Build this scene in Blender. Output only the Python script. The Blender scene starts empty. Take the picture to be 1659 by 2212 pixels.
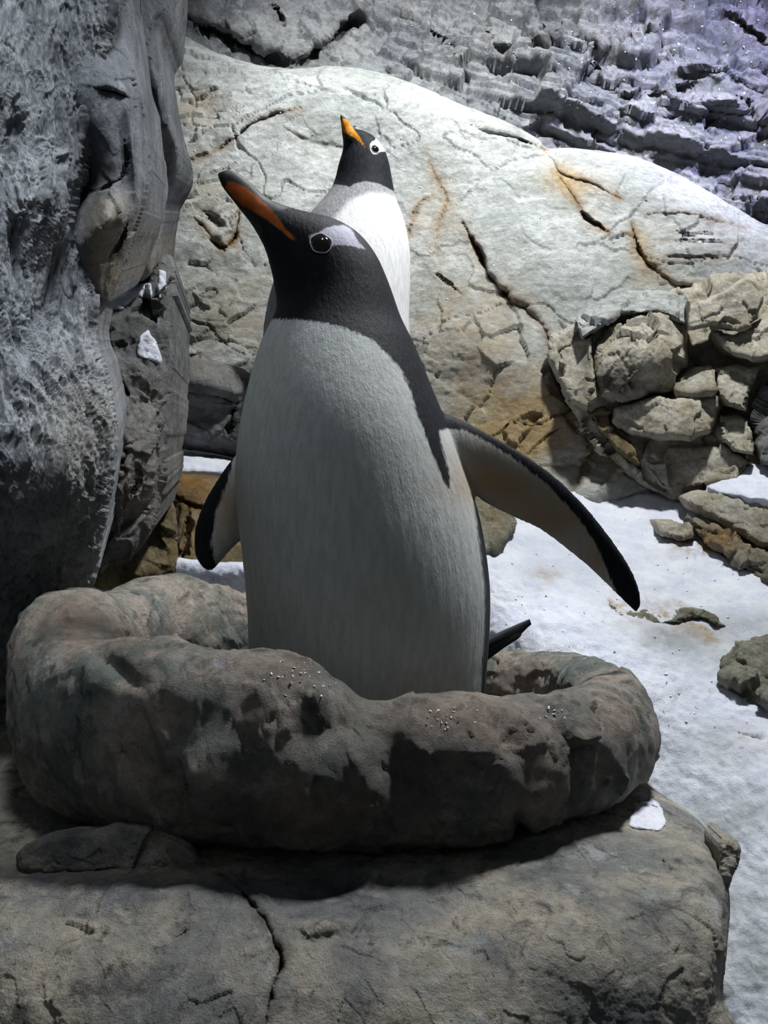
import bpy, math, random
import numpy as np
from mathutils import Vector

# ------------------------------------------------------------------ camera
FP = 2000.0                       # focal length in pixels of the 1659x2212 frame
CX, CY, HOR = 829.5, 1106.0, 1000.0
CAMZ = 1.0
PITCH = math.atan((CY - HOR) / FP)
scene = bpy.context.scene
col = scene.collection
cam = bpy.data.cameras.new('camera')
cam.sensor_fit = 'VERTICAL'
cam.sensor_height = 24.0
cam.lens = FP / 2212.0 * 24.0
cam.clip_start = 0.02
camo = bpy.data.objects.new('camera', cam)
col.objects.link(camo)
camo.location = (0, 0, CAMZ)
camo.rotation_euler = (math.pi / 2 - PITCH, 0, 0)
scene.camera = camo

# ------------------------------------------------------------------ world, lamps, exposure
world = bpy.data.worlds.new('world')
scene.world = world
world.use_nodes = True
bg = world.node_tree.nodes['Background']
bg.inputs[0].default_value = (0.80, 0.90, 1.0, 1)
bg.inputs[1].default_value = 0.085
vs = scene.view_settings
vs.view_transform = 'Standard'
vs.look = 'None'
vs.gamma = 1.0
vs.use_curve_mapping = False
vs.exposure = 0.0


def lamp(name, kind, loc, target, energy, color, **kw):
    l = bpy.data.lights.new(name, kind)
    l.energy = energy
    l.color = color
    for k, v in kw.items():
        setattr(l, k, v)
    o = bpy.data.objects.new(name, l)
    col.objects.link(o)
    o.location = loc
    o.rotation_euler = (Vector(target) - Vector(loc)).to_track_quat('-Z', 'Y').to_euler()
    return o


# flood lamps hung under the roof of the enclosure, then two added fills
lamp('ceiling_flood_lamp', 'SPOT', (0.70, 1.62, CAMZ + 2.1), (0.20, 2.40, CAMZ + 0.15), 270, (0.98, 1.0, 0.97),
     spot_size=math.radians(88), spot_blend=0.7, shadow_soft_size=0.08)
lamp('ceiling_flood_lamp.001', 'SPOT', (1.25, 1.25, CAMZ + 2.0), (1.12, 2.85, CAMZ + 0.95), 360, (0.58, 0.56, 1.0),
     spot_size=math.radians(48), spot_blend=1.0, shadow_soft_size=0.06)
lamp('ceiling_flood_lamp.002', 'SPOT', (0.72, 1.45, CAMZ + 1.9), (0.02, 0.82, CAMZ - 0.4), 280, (0.94, 0.96, 1.0),
     spot_size=math.radians(46), spot_blend=0.9, shadow_soft_size=0.14)
lamp('pillar_fill_lamp', 'SPOT', (-0.06, 0.42, CAMZ + 1.85), (-0.70, 1.06, CAMZ + 0.12), 260, (0.86, 0.93, 1.0),
     spot_size=math.radians(36), spot_blend=1.0, shadow_soft_size=0.25)  # added fill, narrow cone to brighten the left pillar
lamp('wall_fill_lamp', 'SPOT', (0.15, 1.35, CAMZ + 2.6), (0.25, 2.9, CAMZ + 1.1), 270, (0.95, 0.98, 1.0),
     spot_size=math.radians(54), spot_blend=0.8, shadow_soft_size=0.08)  # added wash to brighten the back wall

# ------------------------------------------------------------------ maths helpers
SP, CP = math.sin(PITCH), math.cos(PITCH)


def at(px, py, D):
    """points whose pixel is (px,py) and whose world Y is D"""
    px = np.asarray(px, float); py = np.asarray(py, float); D = np.asarray(D, float)
    x = (px - CX) / FP
    y = -(py - CY) / FP
    dy = CP + y * SP
    dz = -SP + y * CP
    s = D / dy
    return np.stack([x * s, dy * s, dz * s + CAMZ], -1)


def project(P):
    rel = P - np.array([0, 0, CAMZ])
    fwd = rel[:, 1] * CP - rel[:, 2] * SP
    up = rel[:, 1] * SP + rel[:, 2] * CP
    return CX + rel[:, 0] / fwd * FP, CY - up / fwd * FP


def _h(ix, iy, iz, seed):
    h = (ix.astype(np.uint32) * np.uint32(374761393) + iy.astype(np.uint32) * np.uint32(668265263)
         + iz.astype(np.uint32) * np.uint32(2147483647) + np.uint32((seed * 974634541 + 12345) & 0xffffffff))
    h = (h ^ (h >> np.uint32(13))) * np.uint32(1274126177)
    h = (h ^ (h >> np.uint32(16))) * np.uint32(2246822519)
    return h ^ (h >> np.uint32(13))


def hash01(ix, iy, iz, seed=0):
    return _h(np.asarray(ix, np.int64), np.asarray(iy, np.int64), np.asarray(iz, np.int64), seed).astype(np.float64) / 4294967295.0


def pnoise(p, seed=0):
    i = np.floor(p).astype(np.int64)
    f = p - i
    u = f * f * f * (f * (f * 6 - 15) + 10)
    out = 0
    for dx in (0, 1):
        wx = u[:, 0] if dx else 1 - u[:, 0]
        for dy in (0, 1):
            wy = u[:, 1] if dy else 1 - u[:, 1]
            for dz in (0, 1):
                wz = u[:, 2] if dz else 1 - u[:, 2]
                h = _h(i[:, 0] + dx, i[:, 1] + dy, i[:, 2] + dz, seed)
                gx = (h & np.uint32(1023)).astype(np.float64) / 511.5 - 1
                gy = ((h >> np.uint32(10)) & np.uint32(1023)).astype(np.float64) / 511.5 - 1
                gz = ((h >> np.uint32(20)) & np.uint32(1023)).astype(np.float64) / 511.5 - 1
                out = out + wx * wy * wz * (gx * (f[:, 0] - dx) + gy * (f[:, 1] - dy) + gz * (f[:, 2] - dz))
    return out * 1.1


def fbm(p, octv=4, gain=0.5, seed=0, ridged=False):
    a, s, tot = 1.0, 0, 0
    q = np.array(p, float)
    for o in range(octv):
        n = pnoise(q, seed + o)
        if ridged:
            n = 1 - np.abs(n) * 2.2
        s = s + a * n
        tot += a
        a *= gain
        q = q * 2.03 + 7.3
    return s / tot


def worley(p, seed=0):
    """distance to nearest feature, second nearest and hash of the nearest cell"""
    i = np.floor(p).astype(np.int64)
    f1 = np.full(len(p), 9.0); f2 = np.full(len(p), 9.0); idh = np.zeros(len(p))
    for dx in (-1, 0, 1):
        for dy in (-1, 0, 1):
            for dz in (-1, 0, 1):
                c = i + np.array([dx, dy, dz])
                a = hash01(c[:, 0], c[:, 1], c[:, 2], seed)
                b = hash01(c[:, 0], c[:, 1], c[:, 2], seed + 1)
                g = hash01(c[:, 0], c[:, 1], c[:, 2], seed + 2)
                d = np.sqrt((c[:, 0] + a - p[:, 0]) ** 2 + (c[:, 1] + b - p[:, 1]) ** 2 + (c[:, 2] + g - p[:, 2]) ** 2)
                n = d < f1
                f2 = np.where(n, f1, np.minimum(f2, d))
                idh = np.where(n, a, idh)
                f1 = np.where(n, d, f1)
    return f1, f2, idh


def facets(p, seed=0):
    """chipped planes: every cell is a small tilted plane"""
    i = np.floor(p).astype(np.int64)
    f1 = np.full(len(p), 9.0); out = np.zeros(len(p))
    for dx in (-1, 0, 1):
        for dy in (-1, 0, 1):
            for dz in (-1, 0, 1):
                c = i + np.array([dx, dy, dz])
                h = [hash01(c[:, 0], c[:, 1], c[:, 2], seed + k) for k in range(6)]
                ox = p[:, 0] - c[:, 0] - h[0]; oy = p[:, 1] - c[:, 1] - h[1]; oz = p[:, 2] - c[:, 2] - h[2]
                d = ox * ox + oy * oy + oz * oz
                v = (h[3] - 0.5) * ox * 2 + (h[4] - 0.5) * oz * 2 + (h[5] - 0.5) * 0.8
                n = d < f1
                out = np.where(n, v, out); f1 = np.where(n, d, f1)
    return out


def warp(V, f, a, seed=0):
    return V + a * np.c_[fbm(V * f, 3, 0.6, seed), fbm(V * f, 3, 0.6, seed + 3), fbm(V * f, 3, 0.6, seed + 6)]


def sm(x, a, b):
    t = np.clip((x - a) / (b - a), 0, 1)
    return t * t * (3 - 2 * t)


def catmull(P, n, closed=False):
    P = np.asarray(P, float)
    m = len(P)
    out = []
    segs = m if closed else m - 1
    for i in range(segs):
        if closed:
            p0, p1, p2, p3 = P[(i - 1) % m], P[i], P[(i + 1) % m], P[(i + 2) % m]
        else:
            p0, p1, p2, p3 = P[max(i - 1, 0)], P[i], P[i + 1], P[min(i + 2, m - 1)]
        for k in range(n):
            t = k / n
            out.append(0.5 * (2 * p1 + (p2 - p0) * t + (2 * p0 - 5 * p1 + 4 * p2 - p3) * t * t + (3 * p1 - p0 - 3 * p2 + p3) * t ** 3))
    if not closed:
        out.append(P[-1])
    return np.array(out)


def seg_dist(x, y, poly, closed=False):
    """distance to a polyline and the nearest point on it"""
    poly = np.asarray(poly, float)
    n = len(poly)
    best = np.full(x.shape, 1e18); bx = np.zeros(x.shape); by = np.zeros(x.shape)
    for i in range(n if closed else n - 1):
        a = poly[i]; b = poly[(i + 1) % n]
        d = b - a
        L = d @ d + 1e-12
        t = np.clip(((x - a[0]) * d[0] + (y - a[1]) * d[1]) / L, 0, 1)
        qx = a[0] + t * d[0]; qy = a[1] + t * d[1]
        dd = (x - qx) ** 2 + (y - qy) ** 2
        m = dd < best
        best = np.where(m, dd, best); bx = np.where(m, qx, bx); by = np.where(m, qy, by)
    return np.sqrt(best), bx, by


def inside(x, y, poly):
    poly = np.asarray(poly, float)
    r = np.zeros(x.shape, bool)
    n = len(poly)
    j = n - 1
    for i in range(n):
        xi, yi = poly[i]; xj, yj = poly[j]
        if yi != yj:
            c = ((yi > y) != (yj > y)) & (x < (xj - xi) * (y - yi) / (yj - yi) + xi)
            r ^= c
        j = i
    return r


def sdf(x, y, poly):
    d, _, _ = seg_dist(x, y, poly, True)
    return np.where(inside(x, y, poly), d, -d)


def depth_field(anchors):
    """thin plate spline through 1/D, so three anchors make a true plane"""
    A = np.array(anchors, float)
    X = A[:, :2] / 500.0
    v = 1.0 / A[:, 2]
    n = len(A)

    def phi(r2):
        return 0.5 * r2 * np.log(r2 + 1e-12)
    if n <= 3:
        M = np.c_[np.ones(n), X]
        c = np.linalg.lstsq(M, v, rcond=None)[0]
        return lambda px, py: 1.0 / (c[0] + c[1] * px / 500 + c[2] * py / 500)
    r2 = ((X[:, None] - X[None]) ** 2).sum(-1)
    K = phi(r2) + 1e-3 * np.eye(n)
    Pm = np.c_[np.ones(n), X]
    S = np.block([[K, Pm], [Pm.T, np.zeros((3, 3))]])
    w = np.linalg.solve(S, np.r_[v, np.zeros(3)])

    def f(px, py):
        s = w[n] + w[n + 1] * px / 500 + w[n + 2] * py / 500
        for k in range(n):
            s = s + w[k] * phi((px / 500 - X[k, 0]) ** 2 + (py / 500 - X[k, 1]) ** 2)
        return 1.0 / s
    return f


# ------------------------------------------------------------------ object helpers
def put(o, label=None, cat=None, group=None, kind=None, parent=None):
    if label: o['label'] = label
    if cat and parent is None: o['category'] = cat
    if group: o['group'] = group
    if kind: o['kind'] = kind
    if parent is not None:
        o.parent = parent
        o.matrix_parent_inverse.identity()
        o.location = o.location - parent.location
    return o


def mesh_obj(name, V, F, mat, attrs=None, smooth=True):
    V = np.asarray(V, float)
    lo, hi = V.min(0), V.max(0)
    org = np.array([(lo[0] + hi[0]) / 2, (lo[1] + hi[1]) / 2, lo[2]])
    me = bpy.data.meshes.new(name)
    if isinstance(F, np.ndarray):
        n, k = F.shape
        me.vertices.add(len(V)); me.vertices.foreach_set('co', (V - org).astype(np.float32).ravel())
        me.loops.add(n * k); me.loops.foreach_set('vertex_index', F.astype(np.int32).ravel())
        me.polygons.add(n); me.polygons.foreach_set('loop_start', (np.arange(n) * k).astype(np.int32))
        me.update(calc_edges=True)
    else:
        me.from_pydata([tuple(v) for v in (V - org)], [], [tuple(int(q) for q in f) for f in F])
    me.validate()
    if smooth:
        me.polygons.foreach_set('use_smooth', np.ones(len(me.polygons), bool))
    for k, a in (attrs or {}).items():
        at_ = me.attributes.new(k, 'FLOAT', 'POINT')
        at_.data.foreach_set('value', np.asarray(a, np.float32))
    me.materials.append(mat)
    me.update()
    o = bpy.data.objects.new(name, me)
    o.location = org
    col.objects.link(o)
    return o


def vnormals(V, F):
    N = np.zeros_like(V)
    a = V[F[:, 0]]; b = V[F[:, 1]]; c = V[F[:, 2]]; d = V[F[:, -1]]
    n = np.cross(c - a, d - b) if F.shape[1] == 4 else np.cross(b - a, c - a)
    for k in range(F.shape[1]):
        for j in range(3):
            N[:, j] += np.bincount(F[:, k], n[:, j], len(V))
    return N / (np.linalg.norm(N, axis=1, keepdims=True) + 1e-12)


def relief(name, poly, anchors, mat, step=4.0, R=40, edge=0.05, back=0.12, cracks=(), bumps=(), tints=(),
           disp=None, depthfn=None, rough=3.0, curve=4, seed=1, power=2.0, backdir=None):
    """a solid rock: outline given in photo pixels, front face at the depth of the anchors (metres),
    edges rounded back by `edge` over R pixels, body running `back` metres further from there"""
    poly = np.asarray(poly, float)
    if curve:
        poly = catmull(poly, curve, True)
    if rough:
        L = np.r_[0, np.cumsum(np.linalg.norm(np.diff(poly, axis=0), axis=1))]
        per = L[-1] + np.linalg.norm(poly[0] - poly[-1])
        n = int(per / 9) + 8
        s = np.linspace(0, per, n, endpoint=False)
        pc = np.vstack([poly, poly[:1]]); Lc = np.r_[L, per]
        poly = np.c_[np.interp(s, Lc, pc[:, 0]), np.interp(s, Lc, pc[:, 1])]
        q = np.c_[poly / 40.0, np.full(n, seed * 3.7)]
        poly = poly + rough * np.c_[fbm(q, 3, 0.6, seed), fbm(q, 3, 0.6, seed + 9)] * 2
    lo = poly.min(0) - step * 2; hi = poly.max(0) + step * 2
    nx = int((hi[0] - lo[0]) / step) + 1; ny = int((hi[1] - lo[1]) / step) + 1
    gx, gy = np.meshgrid(lo[0] + np.arange(nx) * step, lo[1] + np.arange(ny) * step)
    cxm = (gx[:-1, :-1] + gx[1:, 1:]) / 2; cym = (gy[:-1, :-1] + gy[1:, 1:]) / 2
    cell = inside(cxm, cym, poly)
    idx = np.arange(nx * ny).reshape(ny, nx)
    ce = np.argwhere(cell)
    r, c = ce[:, 0], ce[:, 1]
    F = np.stack([idx[r, c], idx[r + 1, c], idx[r + 1, c + 1], idx[r, c + 1]], 1)
    used, inv = np.unique(F, return_inverse=True)
    F = inv.reshape(F.shape)
    px = gx.ravel()[used].copy(); py = gy.ravel()[used].copy()
    E = np.concatenate([F[:, [0, 1]], F[:, [1, 2]], F[:, [2, 3]], F[:, [3, 0]]])
    key = np.sort(E, 1)
    kk = key[:, 0] * (len(used) + 1) + key[:, 1]
    uq, first, cnt = np.unique(kk, return_index=True, return_counts=True)
    BE = E[first[cnt == 1]]
    bv = np.unique(BE)
    d, qx, qy = seg_dist(px, py, poly, True)
    px[bv] = qx[bv]; py[bv] = qy[bv]; d[bv] = 0
    t = np.clip(d / R, 0, 1)
    prof = (1 - (1 - t) ** power) ** (1.0 / power)
    D = (depthfn or depth_field(anchors))(px, py)
    D = D + edge * (1 - prof)
    stain = np.zeros(len(px)); tint = np.zeros(len(px))
    wq = np.c_[px / 28.0, py / 28.0, np.full(len(px), 5.0 + seed)]
    wx = px + 7 * fbm(wq, 3, 0.6, 31); wy = py + 7 * fbm(wq, 3, 0.6, 47)
    fq = np.c_[px / 9.0, py / 9.0, np.full(len(px), 3.0 + seed)]
    wx = wx + 3.2 * fbm(fq, 2, 0.6, 33); wy = wy + 3.2 * fbm(fq, 2, 0.6, 49)
    wvar = 0.35 + 1.1 * np.clip(0.5 + 1.3 * pnoise(np.c_[px / 30, py / 30, np.full(len(px), 2.0)], 77), 0, 1)
    for cr in cracks:
        pl, w, dep = cr[:3]
        C_ = catmull(pl, 4) if len(pl) > 2 else np.asarray(pl, float)
        dd, qx2, qy2 = seg_dist(wx, wy, C_)
        e0 = np.hypot(qx2 - C_[0][0], qy2 - C_[0][1]); e1 = np.hypot(qx2 - C_[-1][0], qy2 - C_[-1][1])
        tl = np.linalg.norm(C_[-1] - C_[0])
        tp = 0.25 + 0.75 * sm(np.minimum(e0, e1), 0, 0.3 * tl + 4)
        wv = w * 0.62 * wvar * tp
        td = C_[-1] - C_[0]; td = td / (np.linalg.norm(td) + 1e-9)
        side = np.tanh(((wx - qx2) * -td[1] + (wy - qy2) * td[0]) / 4.0)
        D = D + dep * tp * np.exp(-(dd / wv) ** 1.5) + 0.22 * dep * tp * side * np.exp(-dd / (w * 5 + 8))
        st = cr[3] if len(cr) > 3 else 1.0
        stain = np.maximum(stain, st * np.exp(-(dd / (wv * 2.0 + 6))))
    for b in bumps:
        bx, by, rx, ry, rot, amp = b
        ca, sa = math.cos(math.radians(rot)), math.sin(math.radians(rot))
        u = ((px - bx) * ca + (py - by) * sa) / rx; v = (-(px - bx) * sa + (py - by) * ca) / ry
        D = D - amp * np.exp(-(u * u + v * v))
    for b in tints:
        tx, ty, rx, ry, amt = b
        tint = tint + amt * np.exp(-((wx - tx) / rx) ** 2 - ((wy - ty) / ry) ** 2)
    V = at(px, py, D)
    N = vnormals(V, F)
    if disp is not None:
        V = V + N * (disp(V, px, py, D) * sm(t, -0.3, 0.5))[:, None]
    # sides and back: the outline carried away from the viewer
    m = len(bv)
    mp = np.full(len(px), -1); mp[bv] = np.arange(m) + len(px)
    if backdir is None:
        cen = V.mean(0)
        Vb = V[bv] * 0.8 + cen * 0.2
        Vb[:, 1] = V[bv][:, 1] + back
    else:
        Vb = V[bv] + np.array(backdir) * back
    nF = len(F)
    sides = [(a, mp[a], mp[b], b) for a, b in BE]
    # ordered cap
    nxt = {}
    for a, b in BE: nxt.setdefault(int(a), []).append(int(b))
    caps = []
    while nxt:
        s0 = next(iter(nxt)); loop = [s0]; cur = s0
        while True:
            l = nxt.get(cur)
            if not l: break
            nb = l.pop()
            if not l: nxt.pop(cur, None)
            if nb == s0: break
            loop.append(nb); cur = nb
        if len(loop) > 2: caps.append([int(mp[q]) for q in loop])
    allV = np.vstack([V, Vb])
    faces = [tuple(f) for f in F.tolist()] + [tuple(int(q) for q in f) for f in sides] + [tuple(cp) for cp in caps]
    z = np.zeros(m)
    attrs = {'stain': np.r_[stain, stain[bv]], 'tint': np.r_[tint, tint[bv]]}
    return mesh_obj(name, allV, faces, mat, attrs)


# ------------------------------------------------------------------ materials
def lin(c):
    c = np.array(c, float) / 255.0
    return tuple(np.where(c <= 0.04045, c / 12.92, ((c + 0.055) / 1.055) ** 2.4)) + (1.0,)


class NT:
    def __init__(s, name):
        s.m = bpy.data.materials.new(name); s.m.use_nodes = True
        s.t = s.m.node_tree; s.b = s.t.nodes['Principled BSDF']
        s.co = s.t.nodes.new('ShaderNodeTexCoord')

    def node(s, typ, **kw):
        n = s.t.nodes.new(typ)
        for k, v in kw.items(): setattr(n, k, v)
        return n

    def link(s, a, b): s.t.links.new(a, b)

    def mapped(s, scale=(1, 1, 1), rot=(0, 0, 0)):
        n = s.node('ShaderNodeMapping'); n.inputs['Scale'].default_value = scale; n.inputs['Rotation'].default_value = rot
        s.link(s.co.outputs['Object'], n.inputs['Vector']); return n.outputs[0]

    def noise(s, scale, detail=6, rough=0.6, vec=None, dist=0.0):
        n = s.node('ShaderNodeTexNoise'); n.inputs['Scale'].default_value = scale; n.inputs['Detail'].default_value = detail
        n.inputs['Roughness'].default_value = rough; n.inputs['Distortion'].default_value = dist
        s.link(vec if vec is not None else s.co.outputs['Object'], n.inputs['Vector']); return n.outputs[0]

    def ramp(s, v, lo, hi, a=0.0, b=1.0):
        n = s.node('ShaderNodeMapRange', interpolation_type='SMOOTHSTEP')
        n.inputs[1].default_value = lo; n.inputs[2].default_value = hi; n.inputs[3].default_value = a; n.inputs[4].default_value = b
        s.link(v, n.inputs[0]); return n.outputs[0]

    def mix(s, f, a, b):
        n = s.node('ShaderNodeMix', data_type='RGBA')
        for v, i in ((f, 0), (a, 6), (b, 7)):
            if isinstance(v, (tuple, float, int)): n.inputs[i].default_value = v
            else: s.link(v, n.inputs[i])
        return n.outputs[2]

    def math(s, op, a, b=0.0):
        n = s.node('ShaderNodeMath', operation=op)
        for v, i in ((a, 0), (b, 1)):
            if isinstance(v, (float, int)): n.inputs[i].default_value = v
            else: s.link(v, n.inputs[i])
        return n.outputs[0]

    def attr(s, name):
        n = s.node('ShaderNodeAttribute'); n.attribute_name = name; return n.outputs['Fac']

    def bump(s, h, strength, dist, prev=None):
        n = s.node('ShaderNodeBump'); n.inputs['Strength'].default_value = strength; n.inputs['Distance'].default_value = dist
        s.link(h, n.inputs['Height'])
        if prev is not None: s.link(prev, n.inputs['Normal'])
        return n.outputs[0]


def rock_mat(name, base, alt, dark, stain=(150, 120, 70), tintc=(170, 130, 80), sc=9.0, stretch=(1, 1, 1), rot=(0, 0, 0),
             spots=0.5, bump=0.6, rough=0.75, fine=0.004, light=None, wet=0.0):
    n = NT(name)
    v = n.mapped(stretch, rot)
    c = n.mix(n.ramp(n.noise(sc, 5, 0.6, v, 0.4), 0.38, 0.62), lin(base), lin(alt))
    c = n.mix(n.math('MULTIPLY', n.ramp(n.noise(sc * 3.3, 8, 0.72, v, 0.6), 0.5, 0.68), spots), c, lin(dark))
    if light is not None:
        c = n.mix(n.math('MULTIPLY', n.ramp(n.noise(sc * 2.1, 8, 0.75, n.mapped(stretch, (1, 2, 3))), 0.55, 0.66), 0.7), c, lin(light))
    sp = n.ramp(n.noise(sc * 16, 4, 0.7, v), 0.60, 0.72)
    c = n.mix(n.math('MULTIPLY', sp, spots * 0.9), c, lin(dark))
    st = n.math('MULTIPLY', n.attr('stain'), n.ramp(n.noise(sc * 2.4, 5, 0.65), 0.35, 0.6, 0.15, 0.9))
    c = n.mix(st, c, lin(stain))
    tn = n.math('MULTIPLY', n.attr('tint'), n.ramp(n.noise(sc * 3.5, 6, 0.7), 0.3, 0.6, 0.35, 1.0))
    tcl = n.node('ShaderNodeClamp'); n.link(tn, tcl.inputs[0])
    c = n.mix(tcl.outputs[0], c, lin(tintc))
    g = n.ramp(n.noise(sc * 9, 8, 0.75, v, 0.4), 0.3, 0.7, 0.72, 1.22)
    hs = n.node('ShaderNodeHueSaturation'); n.link(g, hs.inputs['Value']); n.link(c, hs.inputs['Color'])
    n.link(hs.outputs[0], n.b.inputs['Base Color'])
    b1 = n.bump(n.noise(sc * 5, 10, 0.75, v, 0.6), bump, fine * 6)
    b2 = n.bump(n.noise(sc * 18, 8, 0.75, v, 0.4), bump, fine * 2.5, b1)
    b2 = n.bump(n.noise(sc * 60, 4, 0.7, v), bump, fine * 0.8, b2)
    n.link(b2, n.b.inputs['Normal'])
    n.link(n.ramp(n.noise(sc * 2.7, 4, 0.6), 0.35, 0.65, rough - 0.22 - wet, rough), n.b.inputs['Roughness'])
    n.b.inputs['Specular IOR Level'].default_value = 0.35
    return n.m


M = {}
M['wall'] = rock_mat('grey_strata_rock', (172, 174, 176), (138, 142, 148), (84, 88, 96), sc=7, bump=0.9, fine=0.005, light=(196, 198, 200))
M['slab'] = rock_mat('pale_slab_rock', (206, 210, 210), (180, 184, 182), (132, 132, 124), stain=(150, 112, 62), tintc=(186, 160, 116),
                     sc=5, stretch=(1.0, 1, 1.7), rot=(0, math.radians(28), 0), spots=0.6, bump=0.8, fine=0.004, light=(226, 228, 228))
M['boulder'] = rock_mat('tan_boulder_rock', (220, 214, 200), (196, 186, 164), (112, 102, 84), stain=(120, 88, 44), tintc=(88, 82, 74),
                        sc=8, spots=0.5, bump=0.8, fine=0.004, light=(230, 225, 212))
M['ochre'] = rock_mat('ochre_wet_rock', (178, 162, 128), (134, 116, 80), (66, 56, 40), stain=(150, 100, 44), tintc=(176, 128, 62),
                      sc=10, spots=0.6, bump=0.9, wet=0.2, light=(190, 176, 140))
M['pillar'] = rock_mat('blue_grey_fibrous_rock', (184, 188, 191), (156, 161, 166), (92, 96, 104), stain=(60, 58, 56), tintc=(158, 146, 126),
                       sc=12, stretch=(1, 1, 0.11), spots=0.5, bump=0.8, fine=0.004, light=(196, 200, 203))
M['lobe'] = rock_mat('smooth_blue_grey_rock', (140, 144, 148), (112, 116, 122), (66, 68, 74), stain=(56, 54, 54), tintc=(160, 146, 122),
                     sc=8, stretch=(1, 1, 0.6), spots=0.45, bump=0.6, fine=0.004, light=(168, 172, 176))
M['greyrock'] = rock_mat('smooth_grey_rock', (150, 150, 150), (112, 112, 114), (64, 64, 66), stain=(70, 64, 56), tintc=(158, 150, 138),
                         sc=9, spots=0.6, bump=0.8, light=(172, 172, 176))
M['nest'] = rock_mat('mottled_nest_rock', (168, 156, 144), (108, 116, 110), (58, 64, 58), stain=(90, 80, 62), tintc=(132, 112, 98),
                     sc=11, spots=0.75, bump=0.8, fine=0.0032, rough=0.62, light=(176, 176, 178))
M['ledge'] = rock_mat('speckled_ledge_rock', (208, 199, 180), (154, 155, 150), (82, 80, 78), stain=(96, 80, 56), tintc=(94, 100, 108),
                      sc=9, spots=0.9, bump=0.85, fine=0.0034, light=(214, 218, 218))


M['olive'] = rock_mat('olive_wet_rock', (180, 178, 162), (144, 140, 120), (84, 80, 64), stain=(150, 110, 60), tintc=(170, 130, 72),
                      sc=11, spots=0.6, bump=0.9, wet=0.2, light=(196, 196, 184))


def snow_mat():
    n = NT('granular_snow')
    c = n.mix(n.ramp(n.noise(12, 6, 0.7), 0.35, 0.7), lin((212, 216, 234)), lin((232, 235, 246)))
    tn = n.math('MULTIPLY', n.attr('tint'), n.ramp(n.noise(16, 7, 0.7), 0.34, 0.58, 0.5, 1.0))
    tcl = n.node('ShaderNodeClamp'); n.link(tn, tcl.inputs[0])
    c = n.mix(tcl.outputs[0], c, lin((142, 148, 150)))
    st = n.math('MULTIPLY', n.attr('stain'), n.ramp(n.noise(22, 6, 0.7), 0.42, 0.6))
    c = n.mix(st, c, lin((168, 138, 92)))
    n.link(c, n.b.inputs['Base Color'])
    b1 = n.bump(n.noise(60, 8, 0.75), 0.6, 0.012)
    b2 = n.bump(n.noise(320, 4, 0.7), 0.7, 0.003, b1)
    n.link(b2, n.b.inputs['Normal'])
    n.b.inputs['Roughness'].default_value = 0.55
    n.b.inputs['Subsurface Weight'].default_value = 0.25
    n.b.inputs['Subsurface Radius'].default_value = (0.02, 0.025, 0.03)
    n.b.inputs['Subsurface Scale'].default_value = 0.5
    return n.m


M['snow'] = snow_mat()


def simple(name, c, rough=0.4, spec=0.5, trans=0.0):
    n = NT(name)
    cc = n.mix(n.ramp(n.noise(40, 4), 0.4, 0.6), lin(c), lin([q * 0.85 for q in c]))
    n.link(cc, n.b.inputs['Base Color'])
    n.b.inputs['Roughness'].default_value = rough
    n.b.inputs['Specular IOR Level'].default_value = spec
    n.b.inputs['Transmission Weight'].default_value = trans
    return n.m


M['ice'] = simple('clear_ice', (235, 240, 250), 0.08, 0.8, 0.5)
M['glint'] = simple('white_glint', (250, 250, 255), 0.05, 1.0, 0.0)  # glossy white for the added specks that imitate glints
M['eye'] = simple('dark_brown_eye', (26, 16, 14), 0.06, 0.6)
M['ring'] = simple('white_eyelid_skin', (176, 176, 182), 0.6, 0.3)
M['foot'] = simple('orange_foot_skin', (206, 120, 50), 0.6, 0.3)


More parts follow.
